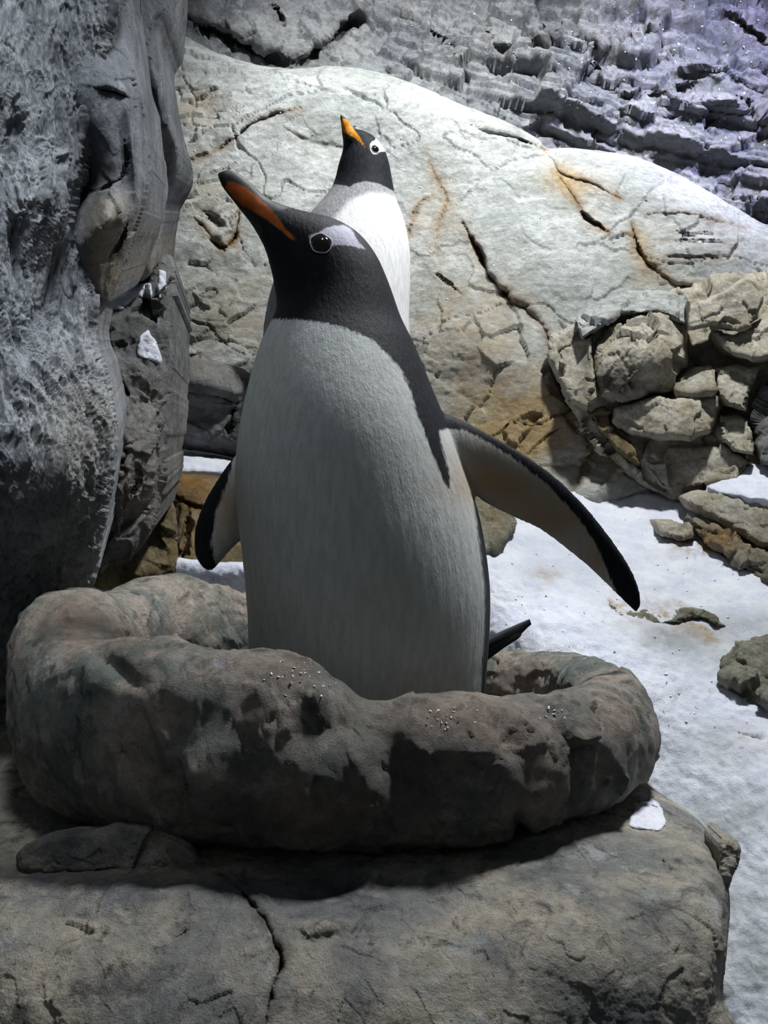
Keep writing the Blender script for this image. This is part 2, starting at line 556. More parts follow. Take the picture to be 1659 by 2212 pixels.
def plumage(name, white, dark, tan=(146, 126, 100), orange=(180, 92, 28), jag=0.9, soft=0.35, beak=False, patch=(166, 166, 178)):
    n = NT(name)
    fv = n.mapped((260, 260, 60))
    nz = n.noise(1.0, 4, 0.6, fv)
    edge = n.math('MULTIPLY', n.math('SUBTRACT', nz, 0.5), jag * 2)
    w = n.math('ADD', n.attr('white'), edge)
    wf = n.ramp(w, -soft, soft)
    wc = n.mix(n.ramp(n.noise(1.0, 6, 0.65, n.mapped((150, 150, 34))), 0.35, 0.7), lin(white), lin([q * 0.9 for q in white]))
    wc = n.mix(n.ramp(n.noise(9, 3), 0.5, 0.75, 0, 0.35), wc, lin([white[0] * 0.93, white[1] * 0.9, white[2] * 0.84]))
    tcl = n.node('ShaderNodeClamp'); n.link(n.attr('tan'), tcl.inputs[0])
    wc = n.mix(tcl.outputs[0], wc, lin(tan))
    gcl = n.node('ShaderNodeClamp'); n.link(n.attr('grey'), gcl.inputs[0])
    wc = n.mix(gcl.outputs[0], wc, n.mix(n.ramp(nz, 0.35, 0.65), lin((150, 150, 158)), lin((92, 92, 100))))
    dc = n.mix(n.ramp(n.noise(1.0, 6, 0.7, n.mapped((200, 200, 70))), 0.4, 0.7), lin(dark), lin([q * 1.6 + 6 for q in dark]))
    c = n.mix(wf, dc, wc)
    pf = n.ramp(n.math('ADD', n.attr('patch'), n.math('MULTIPLY', edge, 0.5)), -0.25, 0.25)
    c = n.mix(pf, c, lin(patch))
    of = n.ramp(n.math('ADD', n.attr('orange'), n.math('MULTIPLY', edge, 0.25)), -0.3, 0.3)
    oc = n.mix(n.ramp(n.noise(60, 4, 0.6), 0.35, 0.65), lin(orange), lin([q * 0.78 for q in orange]))
    c = n.mix(of, c, oc)
    n.link(c, n.b.inputs['Base Color'])
    if not beak:
        b1 = n.bump(n.noise(1.0, 5, 0.65, n.mapped((190, 190, 42))), 0.35, 0.004)
        b2 = n.bump(n.noise(1.0, 4, 0.7, n.mapped((600, 600, 160))), 0.3, 0.0015, b1)
        n.link(b2, n.b.inputs['Normal'])
        n.b.inputs['Roughness'].default_value = 0.62
        n.b.inputs['Specular IOR Level'].default_value = 0.15
        n.b.inputs['Sheen Weight'].default_value = 0.02
    else:
        n.link(n.bump(n.noise(90, 5, 0.6), 0.2, 0.002), n.b.inputs['Normal'])
        n.b.inputs['Roughness'].default_value = 0.58
        n.b.inputs['Specular IOR Level'].default_value = 0.25
    return n.m


M['plumage'] = plumage('penguin_plumage_shaded', (180, 184, 182), (9, 11, 16))  # near bird: shade painted into the white, the black and the eye patch
M['beak'] = plumage('penguin_beak_shaded', (216, 218, 218), (20, 18, 20), orange=(172, 84, 24), beak=True)  # near bird: orange painted duller to stand for shade
M['plumage_far'] = plumage('penguin_plumage_lit', (240, 240, 244), (24, 26, 32), jag=0.5, orange=(232, 150, 30), patch=(226, 226, 234))  # far bird: same plumage in lighter colours, the light painted in
M['beak_far'] = plumage('penguin_beak_lit', (216, 218, 218), (40, 38, 38), orange=(236, 150, 30), beak=True)  # far bird: same beak in brighter colours, the light painted in


# ------------------------------------------------------------------ displacement recipes (metres)
def d_wall(V, px, py, D):
    # jutting strata: layers tilted down to the right, broken into blocks
    nrm = np.array([0.34, 0.15, 0.93]); tan = np.array([0.93, 0.1, -0.34])
    P = warp(V, 5, 0.055, 3)
    m = sm(px, 640, 1150) * (0.25 + 0.75 * sm(400 - py + 0.30 * (px - 1100), -40, 140))
    out = 0
    for k, (f1, f2, a) in enumerate(((8.5, 4.2, 0.045), (19, 9, 0.026), (38, 19, 0.012))):
        t = P @ nrm * f1 + 20; i = np.floor(t); fr = t - i
        s = P @ tan * f2 + hash01(i, i * 0, i * 0, 4 + k) * 9; j = np.floor(s); fs = s - j
        h = hash01(i, j, i * 0, 11 + k)
        out = out + a * (h - 0.5) * 1.7 + a * 0.9 * (h > 0.35) * (sm(fr, 0.0, 0.10) * (1 - 0.9 * fr) - 0.4)
    out = 0.85 * out * m
    Q = warp(V, 9, 0.03, 13)
    out = out + 0.030 * facets(Q * 7, 15) * (0.6 + 0.4 * m) + 0.012 * facets(Q * 19, 16)
    return out + 0.030 * fbm(V * 3.2, 4, 0.55, 21) + 0.010 * fbm(V * 22, 4, 0.65, 22)


def d_slab(V, px, py, D):
    low = sm(py + 0.25 * (px - 900), 560, 900)
    W = warp(V, 8, 0.05, 45)
    o = 0.030 * fbm(V * 2.6, 4, 0.5, 41) + 0.009 * fbm(V * np.array([14, 14, 26]), 5, 0.62, 42)
    o = o + (0.004 + 0.016 * low) * facets(W * 9, 43)
    lf = sm(-px, -620, -420)
    o = o + 0.016 * lf * facets(W * np.array([10, 10, 22]), 44) + 0.003 * fbm(V * 60, 3, 0.6, 46)
    f1, f2, h = worley(warp(V, 4, 0.12, 48) * np.array([2.6, 2.6, 4.2]), 49)
    return o - 0.012 * (1 - sm(f2 - f1, 0.0, 0.022)) * (h > 0.45)


def d_rough(a=0.012, f=14, seed=0, crag=0.5):
    def fn(V, px, py, D):
        W = warp(V, f * 0.8, 0.45 / f, 50 + seed)
        return a * (fbm(V * f * 0.5, 4, 0.55, 50 + seed) * 1.3 + crag * 1.6 * facets(W * f * 0.7, 60 + seed) + crag * 0.7 * facets(W * f * 1.9, 65 + seed)
                    + 0.5 * fbm(V * f * 4, 4, 0.65, 55 + seed))
    return fn


def d_pillar(V, px, py, D):
    W = warp(V, 7, 0.035, 71)
    big = fbm(W * np.array([20, 20, 3.2]), 3, 0.6, 70, True)
    fib = fbm(W * np.array([58, 58, 6.5]), 4, 0.65, 76, True)
    fin = fbm(W * np.array([130, 130, 15.0]), 3, 0.65, 74, True)
    fc = facets(W * np.array([46, 46, 8]), 72)
    return 0.013 * (big - 0.55) + 0.011 * (fib - 0.5) + 0.0045 * (fin - 0.5) + 0.0045 * fc + 0.02 * fbm(V * 4, 3, 0.5, 77)


def d_lobe(V, px, py, D):
    W = warp(V, 9, 0.03, 171)
    return 0.012 * fbm(V * 7, 4, 0.55, 172) + 0.004 * facets(W * np.array([20, 20, 12]), 173) + 0.003 * fbm(V * np.array([70, 70, 30]), 4, 0.65, 174)


def d_ledge(V, px, py, D):
    W = warp(V, 12, 0.03, 84)
    return 0.016 * fbm(V * 5, 4, 0.5, 80) + 0.002 * facets(W * 14, 81) + 0.0012 * facets(W * 38, 82) + 0.003 * fbm(V * 70, 4, 0.65, 83)


def d_snow(V, px, py, D):
    return 0.024 * fbm(V * 6, 4, 0.55, 90) + 0.010 * fbm(V * 26, 4, 0.65, 91) + 0.004 * fbm(V * 90, 2, 0.6, 93)


# ------------------------------------------------------------------ the setting
o = relief('wall_back', [(150, -260), (1950, -260), (1950, 1050), (1500, 1020), (300, 700), (150, 300)],
           [(400, 60, 2.85), (640, 150, 2.78), (1100, 300, 2.78), (1650, 480, 2.65), (400, -150, 3.05), (1000, -150, 3.0), (1659, -100, 2.8), (1659, 900, 2.55), (1000, 700, 3.0)],
           M['wall'], step=4.5, R=60, edge=0.05, back=0.3, disp=d_wall, rough=0, curve=0,
           cracks=[([(395, 30), (480, 75), (560, 112), (640, 140)], 16, 0.07, 0.2), ([(640, 140), (690, 105), (745, 60), (800, 15)], 17, 0.08, 0.2),
                   ([(585, 0), (600, 25), (615, 55)], 7, 0.04, 0.2), ([(830, 0), (880, 40), (960, 90), (1010, 150)], 6, 0.03, 0.2),
                   ([(1260, 95), (1310, 105), (1400, 65)], 13, 0.05, 0.2), ([(1140, 95), (1200, 80)], 10, 0.05, 0.2),
                   ([(1040, 45), (1050, 75), (1120, 130)], 8, 0.04, 0.2), ([(1250, 140), (1310, 155)], 8, 0.04, 0.2), ([(1350, 210), (1420, 215), (1500, 180)], 8, 0.04, 0.2),
                   ([(1600, 215), (1659, 260)], 12, 0.05, 0.2), ([(1430, 255), (1470, 250)], 7, 0.04, 0.2), ([(1560, 20), (1610, 60), (1680, 110)], 7, 0.04, 0.2)],
           bumps=[(520, 40, 120, 50, 25, 0.06), (1560, 130, 110, 80, 20, 0.06), (1000, 210, 160, 50, 15, 0.03)])
put(o, 'grey layered rock face with jutting strata rising behind the pale slab', 'rock wall', kind='structure')

slab_cracks = [([(1000, 480), (1035, 545), (1058, 595), (1100, 640), (1160, 688), (1190, 745)], 7, 0.05),
               ([(1190, 745), (1205, 800), (1225, 850), (1262, 895), (1310, 950), (1360, 995), (1425, 1055)], 7, 0.05),
               ([(1170, 320), (1195, 350), (1215, 378), (1270, 395), (1340, 430)], 4, 0.02, 1.3), ([(1250, 450), (1280, 480), (1315, 498)], 6, 0.035, 1.2),
               ([(1365, 480), (1380, 540), (1410, 580), (1460, 615), (1510, 618)], 5, 0.03, 1.3), ([(1200, 370), (1240, 430), (1260, 455)], 4, 0.012, 1.4),
               ([(468, 322), (520, 288), (545, 268), (600, 245), (650, 235)], 4, 0.025, 0.8), ([(380, 350), (420, 340), (468, 322)], 3, 0.01, 0.8),
               ([(420, 470), (450, 505), (482, 535), (505, 515), (515, 480), (520, 445)], 5, 0.03, 1.3), ([(440, 455), (490, 495)], 11, 0.03, 0.5),
               ([(940, 545), (950, 480), (965, 430), (940, 380), (920, 330)], 4, 0.008, 0.9), ([(880, 520), (900, 450), (935, 420)], 4, 0.008, 0.8),
               ([(1365, 467), (1450, 462), (1530, 470), (1620, 490)], 2.5, 0.012, 0.5), ([(1440, 490), (1480, 505), (1560, 500)], 2.5, 0.01, 0.5),
               ([(1410, 552), (1500, 555), (1590, 550)], 2.5, 0.012, 0.5), ([(1430, 520), (1520, 520), (1600, 530)], 2.5, 0.008, 0.4),
               ([(1010, 275), (1060, 290), (1120, 300), (1170, 322)], 5, 0.03, 0.2), ([(930, 585), (960, 605), (1000, 640)], 3, 0.015, 0.5),
               ([(380, 775), (440, 760)], 4, 0.02, 0.6), ([(1130, 990), (1200, 930), (1270, 900)], 3, 0.012, 1.0), ([(1190, 745), (1240, 725), (1290, 690)], 5, 0.03),
               ([(1240, 1060), (1270, 990), (1260, 940)], 3, 0.012, 1.0), ([(600, 270), (680, 310), (760, 320)], 14, 0.008, 0.15)]
o = relief('rock_slab', [(250, 40), (345, 62), (400, 76), (470, 112), (560, 142), (640, 150), (720, 143), (800, 152), (900, 182), (1000, 226), (1100, 266), (1165, 302), (1182, 322),
                         (1230, 318), (1330, 330), (1400, 346), (1470, 380), (1560, 430), (1640, 478), (1720, 530), (1780, 640), (1640, 745), (1470, 830), (1400, 900), (1440, 980), (1475, 1060), (1450, 1090), (1250, 1120),
                         (1000, 1100), (300, 1000), (250, 700)],
           [(350, 100, 2.72), (640, 175, 2.62), (900, 230, 2.55), (1180, 345, 2.5), (1600, 480, 2.42), (600, 450, 2.5), (1000, 600, 2.38), (1300, 600, 2.35), (400, 700, 2.4),
            (1000, 900, 2.25), (1250, 1060, 2.12), (1420, 1060, 2.12), (1400, 800, 2.3), (400, 950, 2.33), (700, 1050, 2.3)],
           M['slab'], step=3.5, R=70, edge=0.10, back=0.15, cracks=slab_cracks, disp=d_slab, rough=2, curve=3,
           bumps=[(1110, 290, 80, 16, 24, 0.03), (1450, 430, 130, 60, 25, 0.03), (760, 330, 150, 70, 10, -0.03), (1500, 540, 110, 60, 10, 0.03),
                  (420, 210, 60, 25, 10, -0.02), (1100, 800, 120, 100, 40, 0.03), (1160, 540, 130, 90, 40, 0.025), (1010, 740, 80, 60, 0, 0.02)],
           tints=[(1000, 720, 120, 110, 0.6), (1120, 880, 140, 90, 1.0), (430, 230, 70, 50, 0.45), (1340, 960, 100, 80, 0.8), (560, 680, 180, 100, 0.45), (950, 480, 50, 90, 0.35),
                  (1210, 385, 40, 25, 0.7), (1390, 560, 30, 60, 0.7), (450, 420, 100, 60, 0.3), (1080, 960, 130, 70, 0.9), (1250, 400, 60, 30, 0.5)])
put(o, 'huge pale grey rock slab with ochre cracks sloping up behind both penguins', 'rock slab', kind='structure')

o = relief('floor', [(120, 1120), (300, 1190), (520, 1215), (700, 1180), (1000, 1180), (1080, 1140), (1140, 1085), (1210, 1045), (1330, 1040), (1440, 1035), (1620, 1060), (1800, 1150), (1900, 1500), (1900, 2500), (900, 2500), (500, 1800), (120, 1600)],
           [(1290, 1075, 2.12), (1420, 1065, 2.12), (1130, 1150, 1.85), (1065, 1230, 1.66), (1500, 1250, 1.76), (1659, 1300, 1.66), (535, 1268, 1.58), (370, 1235, 1.64), (200, 1245, 1.62),
            (1200, 1390, 1.50), (1400, 1500, 1.43), (1659, 1500, 1.44), (1450, 1700, 1.32), (1659, 1700, 1.26), (1620, 1900, 1.14), (1620, 2212, 1.0), (900, 1500, 1.72), (600, 1500, 1.70), (300, 1500, 1.7), (1000, 2000, 1.35)],
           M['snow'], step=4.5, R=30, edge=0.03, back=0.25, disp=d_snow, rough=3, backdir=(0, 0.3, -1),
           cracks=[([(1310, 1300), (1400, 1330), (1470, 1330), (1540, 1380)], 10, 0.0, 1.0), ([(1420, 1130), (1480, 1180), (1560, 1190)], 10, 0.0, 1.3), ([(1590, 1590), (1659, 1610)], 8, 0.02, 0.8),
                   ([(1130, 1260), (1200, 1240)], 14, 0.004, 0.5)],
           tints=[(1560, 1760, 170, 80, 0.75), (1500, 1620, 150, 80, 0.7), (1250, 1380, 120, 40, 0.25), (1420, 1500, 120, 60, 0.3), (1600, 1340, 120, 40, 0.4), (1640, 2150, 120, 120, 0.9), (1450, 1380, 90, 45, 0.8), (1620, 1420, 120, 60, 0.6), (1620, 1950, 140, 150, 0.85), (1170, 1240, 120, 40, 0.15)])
put(o, 'white granular snow slope running down the right side past the nest', 'snow', kind='structure')

o = relief('snow_terrace', [(300, 940), (380, 956), (500, 982), (700, 960), (940, 990), (985, 1040), (960, 1090), (860, 1090), (520, 1030), (380, 1024), (300, 1012)],
           [(360, 962, 2.28), (510, 985, 2.22), (730, 985, 2.25), (1000, 1040, 2.05), (370, 1028, 1.86), (500, 1024, 1.88), (800, 1080, 1.8)],
           M['snow'], step=5, R=26, edge=0.07, back=0.2, disp=d_snow, rough=3, backdir=(0, 0.2, -1))
put(o, 'snow lying on the step between the grey boulder and the wet ochre rock', 'snow', kind='structure')

# ------------------------------------------------------------------ left rock pillar
pil = relief('rock_pillar', [(-160, -250), (268, -250), (258, 0), (240, 80), (222, 180), (208, 290), (182, 390), (170, 450), (180, 520), (200, 590), (210, 650), (207, 720), (228, 790), (245, 850), (258, 940), (245, 1060), (222, 1160), (205, 1240), (180, 1290), (60, 1330), (50, 1480), (-160, 1500)],
             [(0, -200, 1.06), (200, -200, 1.12), (0, 0, 1.04), (200, 0, 1.09), (0, 600, 1.01), (180, 500, 1.10), (200, 800, 1.10), (0, 1050, 1.0), (180, 1080, 1.09), (180, 1250, 1.22), (0, 1250, 1.14), (200, 250, 1.10), (0, 1450, 1.3)],
             M['pillar'], step=3.0, R=38, edge=0.06, back=0.10, disp=d_pillar, rough=3,
             bumps=[(110, 1060, 100, 160, 0, 0.025), (60, 420, 60, 110, 0, 0.03), (120, 620, 60, 120, 0, -0.03), (30, 300, 40, 60, 0, -0.02)],
             tints=[(190, 930, 60, 160, 0.5), (110, 960, 50, 120, 0.3)])
put(pil, 'tall blue-grey rock pillar with fibrous vertical grain at the edge of the enclosure', 'rock pillar')
o = relief('rock_bulge', [(205, -250), (300, -250), (292, -40), (298, 60), (306, 160), (314, 240), (324, 330), (326, 385), (310, 460), (288, 530), (262, 600), (228, 662), (196, 640), (140, 520), (130, 300), (180, 0)],
           [(240, 0, 1.15), (300, 0, 1.22), (240, 200, 1.10), (240, 350, 1.10), (240, 480, 1.09), (320, 350, 1.19), (225, 640, 1.16), (290, 520, 1.2), (160, 400, 1.16)],
           M['lobe'], step=2.8, R=26, edge=0.05, back=0.12, disp=d_lobe, rough=2,
           cracks=[([(203, 190), (240, 197), (278, 210)], 5, 0.03, 0.6), ([(268, 300), (274, 345), (262, 385), (215, 408), (170, 420)], 4, 0.012, 0.1), ([(282, 475), (262, 520), (240, 560)], 7, 0.02, 0.7)],
           bumps=[(222, 350, 34, 40, 0, -0.006), (290, 330, 12, 110, -6, 0.02), (240, 60, 20, 45, 0, -0.025), (235, 490, 50, 70, 20, 0.02)],
           tints=[(235, 490, 60, 75, 1.0), (240, 590, 40, 50, 0.7)])
put(o, 'smooth grey bulge of rock with a tan underside', parent=pil)
o = relief('rock_undercut', [(270, -250), (372, -250), (368, 0), (350, 45), (341, 75), (352, 160), (372, 260), (388, 330), (384, 385), (354, 440), (340, 520), (330, 590), (300, 612), (262, 606), (250, 400), (262, 200)],
           [(300, 0, 1.30), (360, 0, 1.33), (300, 250, 1.32), (375, 300, 1.36), (320, 420, 1.42), (375, 370, 1.42), (300, 590, 1.46), (335, 560, 1.46)],
           M['lobe'], step=2.8, R=24, edge=0.05, back=0.12, disp=d_lobe, rough=2, bumps=[(345, 190, 26, 70, -12, 0.03), (350, 340, 30, 80, 0, -0.03)], tints=[(320, 560, 30, 60, 0.8)])
put(o, 'dark undercut rock behind the bulge', parent=pil)

column = o = relief('rock_column', [(240, 590), (300, 600), (330, 560), (345, 530), (362, 545), (372, 590), (383, 660), (380, 760), (378, 850), (372, 920), (362, 1000), (350, 1090), (330, 1150), (290, 1200), (240, 1215), (206, 1196), (212, 700)],
           [(260, 620, 1.48), (370, 620, 1.52), (250, 900, 1.36), (360, 900, 1.46), (280, 1150, 1.42)],
           M['greyrock'], step=3, R=45, edge=0.08, back=0.15, disp=d_rough(0.014, 13, 3, 0.7), rough=3,
           cracks=[([(235, 800), (255, 830), (275, 850)], 9, 0.05, 0.4), ([(330, 560), (315, 640), (345, 690)], 6, 0.02, 0.4), ([(285, 1080), (300, 1040), (298, 1000)], 7, 0.02, 0.5),
                   ([(240, 880), (262, 960), (250, 1080)], 10, 0.03, 0.4)],
           bumps=[(300, 800, 50, 30, 30, 0.02), (300, 1050, 60, 110, 10, 0.03), (300, 730, 28, 40, 20, 0.02)],
           tints=[(300, 1040, 60, 130, 0.8), (330, 860, 40, 60, 0.5)])
put(o, 'pitted grey rock column with snow on its ledges tucked behind the pillar', 'rock')


def cast_depth(anch, host, lift=0.005):
    """depth of the host rock under each pixel, so that snow lies on it"""
    base = depth_field(anch)
    o0 = Vector((0, 0, CAMZ)) - host.location

    def f(px, py):
        out = np.full(len(px), np.nan)
        for q in range(len(px)):
            d = at(px[q], py[q], 1.0) - np.array([0, 0, CAMZ])
            r = host.ray_cast(o0, Vector(d).normalized())
            if r[0]: out[q] = r[1].y + host.location.y
        b = base(px, py)
        return np.where(np.isnan(out), b + np.nanmedian(out - b), out) - lift
    return f


def snow_patch(poly, anch, label, host, **kw):
    bpy.context.view_layer.update()
    o = relief('snow_patch', poly, anch, M['snow'], step=2.2, R=9, edge=0.008, back=0.004, rough=8, depthfn=cast_depth(anch, host),
               disp=lambda V, px, py, D: 0.005 * fbm(V * 45, 4, 0.6), **kw)
    return put(o, label, 'snow', group='snow patches on the rocks', kind='stuff')


snow_patch([(240, 640), (264, 618), (296, 616), (330, 614), (328, 650), (296, 644), (268, 666), (238, 672)], [(260, 610, 1.43), (320, 620, 1.45), (280, 660, 1.42)], 'snow on the upper ledge of the grey rock column', column)
snow_patch([(320, 712), (332, 730), (348, 765), (350, 790), (325, 780), (300, 770), (292, 750), (305, 725)], [(300, 720, 1.40), (350, 780, 1.41), (300, 780, 1.38)], 'snow clump stuck in the hollow of the grey rock column', column)
snow_patch([(340, 585), (352, 580), (360, 600), (355, 630), (346, 650), (340, 620)], [(340, 585, 1.47), (360, 600, 1.48), (346, 650, 1.47)], 'narrow snow streak on the edge of the grey rock column', column)

# ------------------------------------------------------------------ gap at the left: boulders and wet rock
o = relief('boulder', [(355, 778), (400, 772), (470, 782), (530, 798), (556, 830), (562, 920), (552, 985), (520, 990), (440, 975), (372, 958), (350, 900)],
           [(380, 790, 2.12), (540, 810, 2.12), (380, 950, 2.08), (560, 980, 2.06)], M['greyrock'], step=3, R=55, edge=0.12, back=0.03, disp=d_rough(0.014, 10, 5, 0.4), rough=3,
           cracks=[([(525, 860), (505, 890), (490, 940)], 6, 0.03, 0.4), ([(370, 850), (440, 845), (510, 870)], 7, 0.02, 0.4)], bumps=[(450, 830, 90, 30, 8, 0.05)], tints=[(420, 800, 90, 25, 0.6)])
put(o, 'smooth grey boulder lying above the snow strip beside the left flipper', 'boulder')
o = relief('boulder', [(352, 1014), (380, 1020), (430, 1020), (500, 1024), (620, 1036), (640, 1160), (600, 1260), (520, 1270), (440, 1250), (382, 1246), (374, 1180), (366, 1090)],
           [(380, 1020, 1.85), (520, 1030, 1.86), (370, 1240, 1.68), (540, 1250, 1.68), (430, 1075, 1.80)], M['ochre'], step=3, R=34, edge=0.05, back=0.03, disp=d_rough(0.014, 10, 7, 0.5), rough=3,
           cracks=[([(365, 1060), (400, 1085), (450, 1100)], 5, 0.02, 1.2), ([(410, 1085), (405, 1160), (385, 1240)], 9, 0.03, 0.6)], tints=[(400, 1035, 45, 25, 0.9), (470, 1060, 50, 35, 0.4)])
put(o, 'wet ochre rock step with snow on top behind the left flipper', 'boulder')
o = relief('boulder', [(200, 1180), (260, 1150), (310, 1110), (345, 1050), (368, 1062), (378, 1120), (385, 1200), (372, 1245), (300, 1262), (200, 1270)],
           [(220, 1200, 1.62), (370, 1090, 1.66), (370, 1240, 1.60), (220, 1260, 1.58)], M['ochre'], step=3, R=30, edge=0.05, back=0.05, disp=d_rough(0.016, 12, 9, 0.7), rough=3)
put(o, 'dark brown jagged rock in the hollow under the pillar', 'boulder')

# ------------------------------------------------------------------ right boulder pile
pile = [
    ('rough round grey boulder in the middle of the cracked pile', [(1283, 735), (1320, 700), (1385, 682), (1450, 690), (1482, 725), (1480, 790), (1452, 838), (1405, 850), (1345, 875), (1292, 858), (1278, 800)],
     [(1300, 720, 2.13), (1470, 720, 2.12), (1380, 760, 2.05), (1300, 850, 2.12), (1440, 840, 2.10)], 'boulder', 0.016, [(1330, 830, 60, 40, 1.2)], 48, 0.12),
    ('arched pale rock rib curving over the round grey boulder', [(1245, 690), (1290, 655), (1350, 628), (1420, 622), (1478, 640), (1500, 700), (1470, 700), (1410, 676), (1340, 680), (1290, 712), (1255, 735)],
     [(1260, 700, 2.17), (1400, 628, 2.19), (1490, 690, 2.13), (1400, 676, 2.12), (1290, 712, 2.15)], 'slab', 0.012, [], 22, 0.06),
    ('square tan block with a flat front face high at the pile edge', [(1482, 650), (1510, 648), (1560, 632), (1608, 596), (1650, 640), (1640, 690), (1600, 712), (1545, 700), (1490, 715)],
     [(1490, 660, 2.06), (1600, 640, 2.02), (1500, 710, 2.06), (1640, 680, 2.02)], 'boulder', 0.008, [(1545, 665, 60, 22, 0.0)], 14, 0.05),
    ('pale angular rock wedged below the square tan block', [(1535, 712), (1590, 722), (1640, 690), (1700, 690), (1700, 770), (1640, 778), (1590, 772), (1560, 750)],
     [(1550, 720, 2.06), (1690, 700, 2.0), (1650, 770, 2.0)], 'boulder', 0.012, [], 20, 0.06),
    ('narrow tan prism of rock standing against the slab crack', [(1200, 760), (1235, 738), (1280, 722), (1284, 790), (1292, 862), (1268, 886), (1240, 868), (1215, 820)],
     [(1210, 770, 2.17), (1280, 740, 2.12), (1280, 870, 2.10)], 'boulder', 0.010, [(1262, 790, 14, 50, 0.8)], 18, 0.06),
    ('wide ochre faceted boulder under the round grey boulder', [(1330, 882), (1400, 856), (1470, 858), (1562, 846), (1560, 880), (1535, 938), (1500, 952), (1420, 950), (1360, 940), (1320, 915)],
     [(1340, 890, 2.10), (1550, 860, 2.02), (1440, 900, 2.02), (1530, 940, 2.02), (1360, 940, 2.08)], 'boulder', 0.014, [(1400, 930, 60, 20, 0.5)], 28, 0.08),
    ('small blocky stone beside the round grey boulder', [(1462, 815), (1500, 794), (1540, 788), (1545, 850), (1500, 856), (1462, 850)], [(1470, 820, 2.08), (1540, 800, 2.04), (1500, 850, 2.05)], 'boulder', 0.008, [], 16, 0.05),
    ('pale cube-like stone at the outer edge of the pile', [(1544, 794), (1590, 784), (1645, 788), (1630, 830), (1615, 890), (1570, 884), (1545, 852)], [(1550, 800, 2.04), (1640, 790, 2.0), (1590, 880, 2.0)], 'boulder', 0.010, [(1600, 870, 30, 16, 0.6)], 18, 0.06),
    ('cream knobbly stone just above the far snow bank', [(1552, 896), (1590, 892), (1622, 905), (1628, 984), (1590, 978), (1554, 946)], [(1550, 900, 2.02), (1620, 910, 1.98), (1600, 980, 1.97)], 'boulder', 0.012, [], 18, 0.05),
    ('low ridged ochre rock at the foot of the pile', [(1384, 972), (1424, 956), (1500, 962), (1560, 966), (1625, 1000), (1600, 1040), (1520, 1050), (1450, 1064), (1418, 1050), (1390, 1010)],
     [(1390, 980, 2.10), (1550, 970, 2.02), (1440, 1055, 2.06), (1600, 1030, 1.97)], 'boulder', 0.014, [(1440, 1000, 40, 40, 0.3)], 24, 0.06),
    ('dark crumbling rock wedged in the pocket of the pile', [(1255, 880), (1296, 866), (1326, 884), (1322, 926), (1366, 958), (1388, 1010), (1352, 990), (1300, 940)], [(1270, 890, 2.125), (1390, 990, 2.065), (1330, 890, 2.105)], 'ochre', 0.012, [], 20, 0.05),
    ('shadowed grey rock at the edge beyond the boulder pile', [(1625, 900), (1660, 820), (1760, 780), (1760, 1010), (1650, 1005), (1628, 960)], [(1640, 900, 2.0), (1700, 850, 1.95), (1650, 1000, 1.95)], 'greyrock', 0.016, [], 30, 0.08),
    ('olive rock edging the snow under the raised flipper', [(1010, 1070), (1060, 1082), (1110, 1105), (1124, 1130), (1090, 1170), (1062, 1198), (1030, 1210), (980, 1160)], [(1020, 1090, 1.84), (1110, 1110, 1.86), (1060, 1190, 1.74)], 'olive', 0.010, [(1060, 1120, 40, 40, 0.4)], 20, 0.06),
]
for i, (lab, poly, anch, mt, amp, tn, R, ed) in enumerate(pile):
    ym = sum(q[1] for q in poly) / len(poly)
    anch = [(a, b, d + (ym - b) * 0.0004) for a, b, d in anch]      # faces lean back
    o = relief('boulder', poly, anch, M[mt], step=2.6, R=R * 0.75, edge=ed * 0.8, back=0.06, rough=4, disp=d_rough(amp * 1.25, 10, 20 + i, 0.9), tints=tn, curve=1, seed=3 + i, power=3.2)
    put(o, lab, 'boulder', group='rocks of the enclosure')
o = relief('rock_bank', [(1180, 740), (1240, 700), (1300, 660), (1480, 620), (1640, 580), (1800, 600), (1800, 1060), (1500, 1090), (1400, 1060), (1300, 980), (1230, 880)],
           [(1220, 760, 2.20), (1600, 640, 2.22), (1420, 1040, 2.08), (1700, 980, 2.00)], M['boulder'], step=3.5, R=12, edge=0.03, back=0.1, disp=d_rough(0.024, 9, 44, 0.9), rough=3,
           tints=[(1420, 850, 80, 60, 0.8), (1560, 760, 60, 60, 0.4)])
put(o, 'cracked ochre bank of broken rock that the boulder pile leans on', 'rock')

